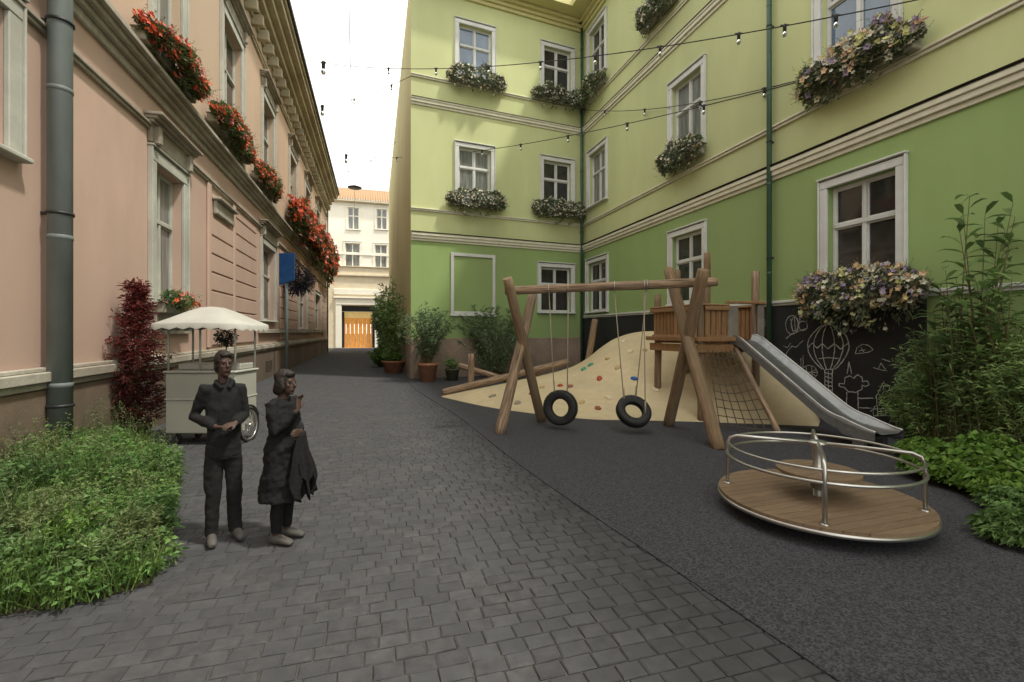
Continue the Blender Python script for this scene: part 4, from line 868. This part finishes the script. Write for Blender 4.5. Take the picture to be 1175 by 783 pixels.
# along the green house
g0 = G(491, 438); t = thing('potted_bamboo', 'airy potted shrub at the left end of the green back wall', 'potted shrub', (g0.x, g0.y, 0)); pot(t, WM[t.name], .40, .75, 'terra'); stems_plant(t, WM[t.name], 48, 2.7, 1.25, 34, .15, .042, 'leaf_olive', .18, .7, .012)
g0 = G(519, 437); t = thing('small_potted_plant', 'small low plant in a mossy pot between two tall shrubs', 'potted plant', (g0.x, g0.y, 0)); pot(t, WM[t.name], .3, .5, 'greenpot'); stems_plant(t, WM[t.name], 16, .5, .35, 14, .12, .04, 'leaf_bam', .15, .45, .01)
g0 = B_.w(B_.hit(563, 400)[0]-.1, .8, 0); t = thing('tall_shrub', 'wide feathery shrub in front of the blind white window frame', 'shrub', g0); stems_plant(t, WM[t.name], 84, 3.6, 1.75, 44, .15, .042, 'leaf_olive', .4, 0, .012, lo=.1)
g0 = G(452, 428); t = thing('potted_bamboo', 'tall bamboo in a terracotta trough at the olive side wall', 'potted shrub', (g0.x, g0.y, 0)); pot(t, WM[t.name], .55, .6, 'terra'); stems_plant(t, WM[t.name], 40, 4.3, 1.25, 34, .24, .06, 'leaf_bam', .3, .5, .014, lo=.05)
stems = stems_plant(t, WM[t.name], 22, .7, .7, 16, .16, .06, 'leaf_bright', .3, .45, .01); stems['label'] = 'bright low foliage at the rim of the trough'
g0 = at(440, 410, 29); t = thing('climbing_plant', 'dark climbing plant at the corner beside the amber gate', 'climber', (g0.x+.15, 29, 0)); stems_plant(t, WM[t.name], 34, 5.2, .75, 40, .24, .08, 'leaf_bam', .3, 0, .015, lo=.02)
g0 = at(432, 405, 27); t = thing('low_bush', 'low green bush at the foot of the climbing plant', 'bush', (g0.x+.25, 27, 0)); stems_plant(t, WM[t.name], 34, 1.2, .8, 22, .16, .06, 'leaf_bright', .3, 0, .012, lo=.05)
# right bed
def broad(t, W, n, h, l, w, mat, spread, lean=(0, 0)):
    ms, mf = MB(), MB()
    for i in range(n):
        a = U(0, 6.283); b = Vector((U(-1, 1)*spread*.3, U(-1, 1)*spread*.3, 0)); hh = h*U(.6, 1); e = b + Vector((math.cos(a)*spread*U(.2, 1)+lean[0], math.sin(a)*spread*U(.2, 1)+lean[1], hh)); mid = (b+e)/2 + Vector((0, 0, hh*.12))
        P = [b, mid, e]; ms.tube(P, [.014, .010, .004], 5, caps=False)
        for k in range(13):
            u = .25+.75*k/12; q = (b*(1-u)+mid*u)*(1-u) + (mid*(1-u)+e*u)*u; aa = a+k*2.4; d = Vector((math.cos(aa), math.sin(aa), U(.3, 1.0))); lf = l*U(.7, 1.15)
            d.normalize(); side = d.cross(Vector((0, 0, 1))).normalized(); fold = side.cross(d)*-.0
            c1 = q+d*lf*.35-Vector((0, 0, .02*lf)); c2 = q+d*lf*.7-Vector((0, 0, .12*lf)); tip = q+d*lf-Vector((0, 0, .32*lf)); up_ = Vector((0, 0, w*.18))
            mf.add([q, c1-side*w*.5+up_, c1, c1+side*w*.5+up_, c2-side*w*.38+up_, c2, c2+side*w*.38+up_, tip], [(0, 2, 1), (0, 3, 2), (1, 2, 5, 4), (2, 3, 6, 5), (4, 5, 7), (5, 6, 7)], True)
    ms.build('stems', M['stem'], t, W); mf.build('foliage', M[mat], t, W)
def rp(px, d): s_ = R_.hit(px, 400, d)[0]; return R_.w(s_, d, 0)
for px, d, h, n, lab in ((1112, .75, 4.15, 16, 'tallest broad leaved shrub beside the right ground floor window'), (1165, .9, 3.2, 14, 'broad leaved shrub at the right picture edge'), (1082, .6, 3.0, 8, 'shorter broad leaved shrub under the mixed flower box')):
    q = rp(px, d); t = thing('broadleaf_shrub', lab, 'shrub', q, 0, 'broad leaved shrubs in the right bed'); broad(t, WM[t.name], n, h, .42, .10, 'leaf_bam', .62)
for px, d, h, n, lab in ((1070, .55, 2.3, 52, 'feathery bamboo next to the end of the blackboard'), (1105, .7, 2.3, 60, 'feathery bamboo in the middle of the right bed'), (1148, .9, 2.2, 60, 'feathery bamboo nearest the camera in the right bed'), (1192, 1.0, 2.4, 56, 'feathery bamboo cut by the right picture edge'), (1050, .4, 1.35, 40, 'low feathery bamboo behind the end of the slide')):
    q = rp(px, d); t = thing('bamboo', lab, 'bamboo', q, 0, 'feathery bamboos in the right bed'); stems_plant(t, WM[t.name], n, h, .6, 30, .14, .022, 'leaf_bam', .3, 0, .008, lo=.03)
def clump(name, label, cat, P, r, h, n, l, w, mat, group=None):
    t = thing(name, label, cat, P, 0, group); W = WM[t.name]; mf = MB(); ms = MB()
    for i in range(n):
        a = U(0, 6.283); rr = r*math.sqrt(R()); z = h*(1-(rr/r)**2*.6)*U(.55, 1.05)*(1+.3*noise.noise(Vector((rr*3*math.cos(a)+P[0], rr*3*math.sin(a), P[1])))); q = Vector((rr*math.cos(a), rr*math.sin(a), z))
        if i % 3 == 0: ms.tube([(q.x*.5, q.y*.5, 0), q], [.005, .003], 4, caps=False)
        for k in range(5):   # lobed leaf rosette
            aa = a + (k-2)*.7 + U(-.2, .2); d = Vector((math.cos(aa), math.sin(aa), U(-.1, .5))); mf.leaf(q, d, l*U(.7, 1.2), w, .35)
    ms.build('stems', M['stem'], t, W); mf.build('foliage', M[mat], t, W); return t
gb = 'bright low plants bordering the right bed'
for i, (px, py, r, h, lab) in enumerate(((1082, 552, .42, .42, 'bright green leafy plant nearest the slide foot'), (1118, 560, .45, .45, 'bright green leafy plant in the middle of the right border'), (1160, 578, .42, .42, 'bright green leafy plant at the right picture edge'), (1062, 528, .35, .32, 'bright green leafy plant behind the merry-go-round'), (1140, 545, .5, .5, 'bright green leafy plant at the foot of the bamboo'))):
    q = G(px, py); clump('leafy_plant', lab, 'plant', (q.x, q.y, .01), r, h, 330, .12, .07, 'leaf_bright', gb)
for (px, py, r, h, lab) in ((1178, 625, .34, .30, 'fine leaved low plant nearest the camera at the right picture edge'), (1172, 592, .3, .30, 'fine leaved low plant just behind the one nearest the camera')):
    q = G(px, py); clump('leafy_plant', lab, 'plant', (q.x, q.y, .01), r, h, 260, .10, .04, 'leaf_blue', 'fine leaved low plants at the right edge')
# left bed: grass as stuff, herbs as plants
poly = [G(206, 530), G(203, 565), G(196, 610), G(186, 645), G(172, 672), G(90, 692), G(0, 708), G(-120, 722)]
poly = [(p.x, p.y) for p in poly] + [tuple(ND*-4.5 + UD*s_) for s_ in (1.2, 9.6)]
def inside(x, y):
    c = False; n = len(poly)
    for i in range(n):
        (x1, y1), (x2, y2) = poly[i], poly[i-1]
        if (y1 > y) != (y2 > y) and x < (x2-x1)*(y-y1)/(y2-y1)+x1: c = not c
    return c
m = MB(); m.add([(x, y, .03) for x, y in poly] + [(x, y, -.03) for x, y in poly], [tuple(range(len(poly)))] + [(i, (i+1) % len(poly), len(poly)+(i+1) % len(poly), len(poly)+i) for i in range(len(poly))]); tag(m.build('planting_bed', M['soil']), kind='structure')
xs = [p[0] for p in poly]; ys = [p[1] for p in poly]
def rnd():
    while True:
        x, y = U(min(xs), max(xs)), U(min(ys), max(ys))
        if inside(x, y):
            k = noise.noise(Vector((x*2.3, y*2.3, 1)))*.22; return x + (.10+k)*(1 if x > -4.2 else .6)*R(), y - (.08+k)*R()
def edged(x, y): return min(1, min(abs((x2-x1)*(y1-y)-(x1-x)*(y2-y1))/math.hypot(x2-x1, y2-y1) for (x1, y1), (x2, y2) in zip(poly[:8], poly[1:9]))/.7)
m = MB()
for i in range(24000):
    x, y = rnd(); k = .55+.45*edged(x, y); cl = noise.noise(Vector((x*1.1, y*1.1, 3))); h = (.42+.42*cl)*k*U(.5, 1.15)
    m.blade((x, y, .02), (U(-.7, .7)+.3*(1-k), U(-.7, .7)-.3*(1-k), 1), h*1.15, U(.007, .016))
for i in range(5200):
    x, y = rnd(); k = .5+.5*edged(x, y); cl = noise.noise(Vector((x*.8+5, y*.8, 3)))
    if cl > -.15: m.blade((x, y, .02), (U(-.8, .8), U(-.8, .8), 1), (.72+.5*cl)*k*U(.6, 1.2), U(.007, .014))
tag(m.build('grass', M['grass']), 'unkempt grass filling the left planting bed', 'grass', kind='stuff')
m = MB()
for i in range(4200):
    x, y = rnd(); k = .5+.5*edged(x, y); z = (.42+.40*noise.noise(Vector((x*.9, y*.9, 8))))*k*U(.35, 1.1); a = U(0, 6.28)
    for q in range(6):
        d = Vector((math.cos(a+q*1.05), math.sin(a+q*1.05), U(-.1, .4))); m.leaf((x, y, z), d, U(.03, .085), U(.012, .03), .3)
for i in range(520):   # bigger loose leaves and nettle-like tops
    x, y = rnd(); k = .5+.5*edged(x, y); h = (.55+.35*noise.noise(Vector((x*.9, y*.9, 8))))*k*U(.6, 1.15); a = U(0, 6.28)
    for lv in range(4):
        for q in range(3):
            aa = a+lv*1.0+q*2.1; m.leaf((x, y, h*(.5+.17*lv)), (math.cos(aa), math.sin(aa), U(.0, .5)), U(.07, .13)*(1-.12*lv), U(.025, .045), .35)
tag(m.build('ground_cover', M['herb']), 'mixed leafy ground cover growing through the left bed', 'ground cover', kind='stuff')
m = MB()
for i in range(800):   # feathery pale tops
    x, y = rnd(); k = .5+.5*edged(x, y)
    if noise.noise(Vector((x*1.4, y*1.4, 20))) < -.05: continue
    h = (.62+.4*noise.noise(Vector((x*1.1, y*1.1, 3))))*k*U(.8, 1.15); d = Vector((U(-.7, .7), U(-.7, .7), 1)).normalized(); b = Vector((x, y, h))
    m.tube([Vector((x, y, h*.4)), b], [.003, .002], 3, caps=False)
    for q in range(14): m.leaf(b+d*.014*q, Vector((U(-1, 1), U(-1, 1), U(0, 1))), U(.02, .05), .009, .2)
tag(m.build('feathery_weeds', M['seed']), 'pale feathery weeds standing above the left bed', 'weeds', kind='stuff')
hg = 'tall herbs standing out of the left bed'
for i, (px, py, h, mat, lab) in enumerate(((120, 585, .85, 'herb', 'herb clump in the middle of the left bed'), (40, 640, .8, 'seed', 'pale herb clump near the camera in the left bed'), (60, 560, 1.0, 'seed', 'pale yellowish herb clump below the grey downpipe'),
        (150, 640, .6, 'seed', 'pale feathery herb at the paved edge of the left bed'), (20, 590, 1.0, 'herb', 'tall herb at the left picture edge'), (175, 560, .7, 'herb', 'herb clump closest to the vending cart'), (95, 640, .6, 'leaf_bright', 'fresh green herb clump low in the left bed'), (0, 670, .6, 'leaf_bam', 'dark herb clump at the lower left corner'), (120, 660, .45, 'leaf_bam', 'small dark herb beside the paving'))):
    q = G(px, py); t = thing('herb_plant', lab, 'herb', (q.x, q.y, .03), 0, hg); stems_plant(t, WM[t.name], 26, h*.8, h*.5, 26, .055, .016, mat, .12, 0, .004, lo=.2, droop=.15)

# ------------------------------------------------------------------ string lights
def cable(label, p0, p1, sag, bulbs, group='bulb strings across the lane'):
    p0, p1 = Vector(p0), Vector(p1); t = thing('string_lights', label, 'string lights', p0, 0, group); W = WM[t.name]
    def pt(u): return p0+(p1-p0)*u - Vector((0, 0, sag*4*u*(1-u)))
    m = MB(); m.tube([pt(k/40) for k in range(41)], .013, 5); m.build('cable', M['cable'], t, W, world=True)
    for u in bulbs:
        q = pt(u); z_ = 1.7 if u < .2 else .75; m = MB(); m.lathe([(a*z_, b*z_) for a, b in [(0, .05), (.035, .05), (.06, .0), (.05, -.03), (.045, -.16), (0, -.165)]], 10, q); d = (p1-p0).normalized(); m.tube([q-d*.11*z_+Vector((0, 0, .02)), q+d*.11*z_+Vector((0, 0, .02))], .02*z_, 5); s_ = m.build('socket', M['black'], t, W, world=True)
        m = MB(); m.lathe([(a*z_, b*z_) for a, b in [(.03, -.16), (.055, -.21), (.065, -.26), (.045, -.31), (0, -.325)]], 12, q); m.build('bulb', M['bulb'], s_, W, world=True)
def eave(px, z=15.35): s_ = L_.hit(px, 100, 1.05)[0]; return L_.w(s_, 1.05, z)
def rw(px, py, d=.02): s_, z = R_.hit(px, py, d); return R_.w(s_, d, z)
cable('highest bulb string from the peach cornice to the upper right wall', eave(345), rw(1062, -2), .85, (.09, .30, .42, .53, .62, .70, .78, .86, .90, .94))
cable('bulb string from the peach cornice to the olive building corner', eave(360), (Apt.x, Apt.y-.03, 12.85), .25, (.12, .5, .85))
cable('lower bulb string crossing the whole courtyard', eave(374), rw(925, 92), 1.0, (.12, .35, .5, .6, .68, .76, .84, .92))
cable('bulb string from the inner corner to the right wall', (Cpt.x-.15, Cpt.y-.25, 12.9), rw(925, 90), .35, (.2, .45, .7, .9))
cable('short bulb string over the far end of the lane', eave(381), S_.w(14, .02, 15.5), .5, (.3, .65))
p0 = Vector((-3.4, 7.0, 14.5)); p1 = Vector(at(407, 214, 44))
t = thing('lane_lamp', 'dark lamp hung from a long cable running above the lane', 'street lamp', p1); W = WM[t.name]
pa = L_.w(6.5, .6, 15.3); pb = F_.w(-1.9, .1, 16.2)
m = MB(); a_ = at(399, -160, 9); m.tube([at(397.5, -190, 8), at(401, 40, 18), at(404, 130, 28), p1], .014, 5); m.tube([at(397.5, -190, 8), L_.w(6, 1.0, 15.3)], .014, 5); m.tube([p1, F_.w(F_.hit(407, 222)[0], .7, p1.z-.4)], .014, 5); m.build('cable', M['cable'], t, W, world=True)
m = MB(); m.lathe([(0, .1), (.15, .08), (.65, -.1), (.62, -.16), (0, -.12)], 16); m.build('lamp_shade', M['black'], t, W)

# ------------------------------------------------------------------ people
def bake(m, voxel, name, mat, parent, W, smooth=3, disp=0, dscale=6):
    me = m.mesh(name); o = bpy.data.objects.new(name, me); col.objects.link(o)
    md = o.modifiers.new('r', 'REMESH'); md.mode = 'VOXEL'; md.voxel_size = voxel; md.use_smooth_shade = True
    sm_ = o.modifiers.new('s', 'SMOOTH'); sm_.factor = .5; sm_.iterations = smooth
    dg = bpy.context.evaluated_depsgraph_get(); me2 = bpy.data.meshes.new_from_object(o.evaluated_get(dg)); bpy.data.objects.remove(o); me2.name = name
    if disp:
        me2.update(); ns = [v.normal.copy() for v in me2.vertices]
        for v, n in zip(me2.vertices, ns):
            c = v.co; v.co = c + n*disp*(noise.noise(Vector((c.x*dscale, c.y*dscale, c.z*dscale*.8+c.x*3)))+.5*noise.noise(Vector((c.x*dscale*2, c.y*dscale*2, c.z*dscale*2.6))))
    me2.materials.clear(); me2.materials.append(mat)
    for p in me2.polygons: p.use_smooth = True
    o = bpy.data.objects.new(name, me2); return place(o, W, parent)
def hand(m, w, d, n, s=1):
    """w wrist point, d direction of the hand, n palm normal"""
    w, d, n = Vector(w), Vector(d).normalized(), Vector(n).normalized(); sd_ = d.cross(n).normalized(); n = sd_.cross(d)
    m.tube([w-d*.02, w+d*.03, w+d*.075, w+d*.09], [(.018*s, .025*s), (.016*s, .038*s), (.014*s, .042*s), (.011*s, .038*s)], 10, ref=n)
    for k, (o, l) in enumerate(((-.030, .068), (-.010, .078), (.010, .072), (.030, .056))):
        b = w+d*.082+sd_*o; c = b+d*l*.45-n*l*.12; e = c+d*l*.33-n*l*.36; m.tube([b-d*.02, b, c, e], [.0095, .0095, .0085, .0068], 7)
    b = w+d*.025-sd_*.035; m.tube([w+d*.01, b, b+d*.035-sd_*.022-n*.01, b+d*.062-sd_*.022-n*.02], [.014, .0125, .0105, .008], 7)
def head(m, c, fwd, s=1):
    c = Vector(c); f = Vector(fwd).normalized(); r = f.cross(Vector((0, 0, 1))).normalized(); X = Matrix(((r.x, f.x, 0), (r.y, f.y, 0), (r.z, f.z, 1)))
    P = lambda x, y, z: c + X @ Vector((x*s, y*s, z*s))
    m.ball(P(0, -.01, .035), (.075*s, .093*s, .085*s), 18, 12, X); m.ball(P(0, .022, -.03), (.058*s, .066*s, .085*s), 16, 12, X)
    m.ball(P(0, .062, -.088), (.024*s, .02*s, .02*s), 10, 8, X); m.tube([P(0, .085, .028), P(0, .106, -.012), P(0, .086, -.024)], [.009*s, .015*s, .012*s], 8)
    for q in (-1, 1):
        m.ball(P(q*.078, -.012, .0), (.010*s, .018*s, .03*s), 8, 6, X); m.ball(P(q*.034, .076, .036), (.022*s, .010*s, .008*s), 8, 6, X); m.ball(P(q*.04, .058, -.01), (.022*s, .018*s, .02*s), 8, 6, X)
    m.tube([P(-.024, .08, -.052), P(0, .091, -.050), P(.024, .08, -.052)], [.006*s, .009*s, .006*s], 8)
    m.tube([P(0, -.02, -.06), P(0, -.03, -.12), P(0, -.04, -.17)], [.052*s, .05*s, .058*s], 14)
    return P
# man
MN = thing('person', 'person in charcoal jacket and grey trousers standing before the cart, hands at waist', 'person', (-2.77, 4.52, 0), 0)
Wp = T(-2.77, 4.52, .004, math.radians(-138)) @ Matrix.Diagonal((.88, .92, 1.015, 1)); WM[MN.name] = WM[MN.name]
m = MB(); HP = head(m, (0, .03, 1.655), (-.15, 1, 0))
m.tube([(0, 0, .84), (0, 0, .95), (0, .01, 1.1), (0, .0, 1.3), (0, -.01, 1.42), (0, -.02, 1.49)], [(.08, .115), (.085, .12), (.075, .11), (.085, .125), (.07, .115), (.045, .055)], 16, ref=(0, 1, 0))
arms = {1: [(.165, -.01, 1.43), (.26, -.08, 1.18), (.10, .18, 1.10)], -1: [(-.165, -.01, 1.43), (-.20, .0, 1.16), (-.07, .20, 1.12)]}
for q, (a, b, c) in arms.items():
    m.tube([(q*.1, -.01, 1.43), a, [(a[i]+b[i])/2 for i in range(3)], b, [(c[i]+b[i])/2 for i in range(3)], c], [.04, .042, .038, .034, .030, .024], 12)
    hand(m, c, (-q*.7, .35, -.05), (0, -.3, 1) if q > 0 else (0, .4, 1))
for q in (-1, 1):
    m.tube([(q*.085, 0, .93), (q*.10, .0, .72), (q*.10, .015, .48), (q*.105, -.01, .3), (q*.11, -.02, .08)], [.07, .062, .048, .045, .036], 14)
    m.tube([(q*.11, -.05, .045), (q*.12, .03, .04), (q*.13, .14, .03)], [.035, .036, .028], 10)
bake(m, .0065, 'body', M['skin'], MN, Wp, 2)
m = MB()
m.tube([(0, 0, .80), (0, 0, .9), (0, .005, 1.05), (0, .0, 1.25), (0, -.01, 1.40), (0, -.02, 1.475), (0, -.025, 1.50)], [(.135, .175), (.13, .17), (.12, .158), (.13, .17), (.11, .15), (.07, .085), (.062, .072)], 20, ref=(0, 1, 0))
for q, (a, b, c) in arms.items(): c2 = [b[i]+(c[i]-b[i])*.93 for i in range(3)]; m.tube([(q*.1, -.01, 1.42), a, [(a[i]+b[i])/2 for i in range(3)], b, [(c[i]+b[i])/2 for i in range(3)], c2], [.062, .066, .060, .055, .048, .040], 12)
m.tube([(.03, -.07, 1.50), (-.07, -.06, 1.50), (-.085, .05, 1.49), (-.03, .10, 1.44)], [.022]*4, 8); m.tube([(-.03, -.07, 1.50), (.07, -.06, 1.50), (.085, .05, 1.49), (.03, .10, 1.44)], [.022]*4, 8)
bake(m, .010, 'jacket', M['jacket'], MN, Wp, 3, .012, 7)
m = MB(); m.tube([(0, -.0, .78), (0, 0, .95)], [(.13, .17), (.12, .16)], 18, ref=(0, 1, 0))
for q in (-1, 1): m.tube([(q*.08, 0, .90), (q*.095, .0, .7), (q*.10, .02, .48), (q*.105, .0, .3), (q*.11, -.01, .12), (q*.112, .0, .06)], [.10, .092, .076, .070, .066, .070], 16)
bake(m, .010, 'trousers', M['trous'], MN, Wp, 3, .014, 8)
for q in (-1, 1):
    m = MB(); m.tube([(q*.108, -.085, .05), (q*.11, -.04, .06), (q*.12, .05, .055), (q*.132, .14, .042), (q*.137, .19, .03)], [(.045, .036), (.06, .044), (.05, .048), (.036, .048), (.02, .032)], 14, ref=(0, 0, 1)); m.v = [(x, y, max(z, 0.0)) for x, y, z in m.v]; bake(m, .008, 'shoe', M['shoe'], MN, Wp, 2)
def hairmesh(HP, s=1, bob=0):
    m = MB(); X = Matrix.Identity(3)
    m.ball(HP(0, -.025, .055), (.088*s, .098*s, .085*s), 18, 12, X); m.ball(HP(0, -.055, -.01), (.082*s, .062*s, .085*s), 16, 10, X)
    for q in (-1, 1): m.ball(HP(q*.07, -.025, .03), (.02*s, .045*s, .05*s), 10, 8, X)
    m.ball(HP(0, .05, .095), (.06*s, .04*s, .028*s), 12, 8, X)
    if bob:
        m.ball(HP(0, -.075, -.06), (.088, .05, .075), 14, 10, X)
        for q in (-1, 1): m.ball(HP(q*.08, -.01, -.02), (.022, .055, .085), 10, 8, X)
    return m
bake(hairmesh(HP), .008, 'hair', M['hair'], MN, Wp, 2, .008, 26)
for q in (-1, 1): m = MB(); m.ball(HP(q*.033, .072, .017), .011, 10, 8); m.build('eye', M['eye'], MN, Wp)
# woman
WN = thing('person', 'person in a black knee length dress and leggings with a hand raised to the chin', 'person', (-2.19, 4.50, 0), 0)
Ww = T(-2.19, 4.50, .004, math.radians(-98))
m = MB(); HW = head(m, (0, .035, 1.505), (.1, 1, -.12), .95)
m.tube([(0, 0, .80), (0, 0, .90), (0, .01, 1.03), (0, .01, 1.2), (0, -.01, 1.31), (0, -.02, 1.37)], [(.08, .12), (.08, .12), (.07, .10), (.08, .11), (.06, .10), (.04, .05)], 16, ref=(0, 1, 0))
warm = {1: [(.16, -.01, 1.32), (.20, .06, 1.07), (.07, .20, 1.27)], -1: [(-.16, -.01, 1.32), (-.19, .02, 1.07), (.02, .20, 1.05)]}
for q, (a, b, c) in warm.items():
    m.tube([(q*.08, -.01, 1.32), a, [(a[i]+b[i])/2 for i in range(3)], b, [(c[i]+b[i])/2 for i in range(3)], c], [.042, .043, .037, .032, .029, .021], 12)
    if q > 0: hand(m, c, (-.35, -.15, 1), (0, -1, 0), .88)
    else: hand(m, c, (1, .15, .1), (0, 1, 0), .88)
for q in (-1, 1):
    m.tube([(q*.08, 0, .88), (q*.085, .0, .68), (q*.08, .015, .45), (q*.08, -.01, .29), (q*.08, -.015, .08)], [.07, .06, .045, .042, .032], 14)
    m.tube([(q*.08, -.045, .04), (q*.085, .03, .035), (q*.09, .12, .025)], [.031, .032, .024], 10)
bake(m, .0065, 'body', M['skin'], WN, Ww, 2)
m = MB(); m.tube([(0, .0, .42), (0, 0, .55), (0, 0, .75), (0, .0, .90), (0, .01, 1.04), (0, .01, 1.2), (0, -.01, 1.30), (0, -.02, 1.355)], [(.20, .235), (.19, .22), (.165, .20), (.145, .185), (.115, .15), (.135, .17), (.11, .165), (.07, .085)], 24, ref=(0, 1, 0))
for q, (a, b, c) in warm.items(): c2 = [b[i]+(c[i]-b[i])*.88 for i in range(3)]; m.tube([(q*.08, -.01, 1.31), a, [(a[i]+b[i])/2 for i in range(3)], b, [(c[i]+b[i])/2 for i in range(3)], c2], [.06, .062, .054, .05, .044, .038], 12)
bake(m, .010, 'dress', M['dress'], WN, Ww, 3, .022, 9)
m = MB()
for q in (-1, 1): m.tube([(q*.08, 0, .80), (q*.085, .0, .62), (q*.08, .015, .45), (q*.08, -.01, .29), (q*.08, -.015, .11)], [.096, .084, .062, .060, .046], 14)
bake(m, .010, 'leggings', M['dress'], WN, Ww, 2, .003)
for q in (-1, 1):
    m = MB(); m.tube([(q*.08, -.07, .045), (q*.08, -.035, .055), (q*.085, .04, .05), (q*.092, .12, .035), (q*.095, .16, .025)], [(.04, .032), (.055, .038), (.042, .042), (.03, .042), (.018, .028)], 14, ref=(0, 0, 1)); m.v = [(x, y, max(z, 0.0)) for x, y, z in m.v]; bake(m, .008, 'shoe', M['shoe'], WN, Ww, 2)
bake(hairmesh(HW, .97, 1), .008, 'hair', M['hair'], WN, Ww, 2, .008, 26)
for q in (-1, 1): m = MB(); m.ball(HW(q*.033, .072, .017), .011, 10, 8); m.build('eye', M['eye'], WN, Ww)
# ruffled scarf/coat over the forearm
m = MB(); vs = []
for i in range(25):
    u = i/24
    for j in range(17):
        v = j/16; w_ = .10+.20*v; a = (u-.5)*w_*2.2; fx = .03*math.sin(u*31)*v+.02*math.sin(u*67+v*5)*v
        vs.append((a*.55+.02, .21+fx+.10*v*math.sin(math.pi*u), 1.05-.50*v*(1+.25*math.sin(u*23))))
m.add(vs, [(i*17+j, (i+1)*17+j, (i+1)*17+j+1, i*17+j+1) for i in range(24) for j in range(16)], True); sc = m.build('draped_coat', M['dress'], None, Ww)
sc.name = 'draped_coat'; sc.modifiers.new('t', 'SOLIDIFY').thickness = .012
tag(sc, 'black ruffled coat draped over the forearm of the person in the dress', 'coat')
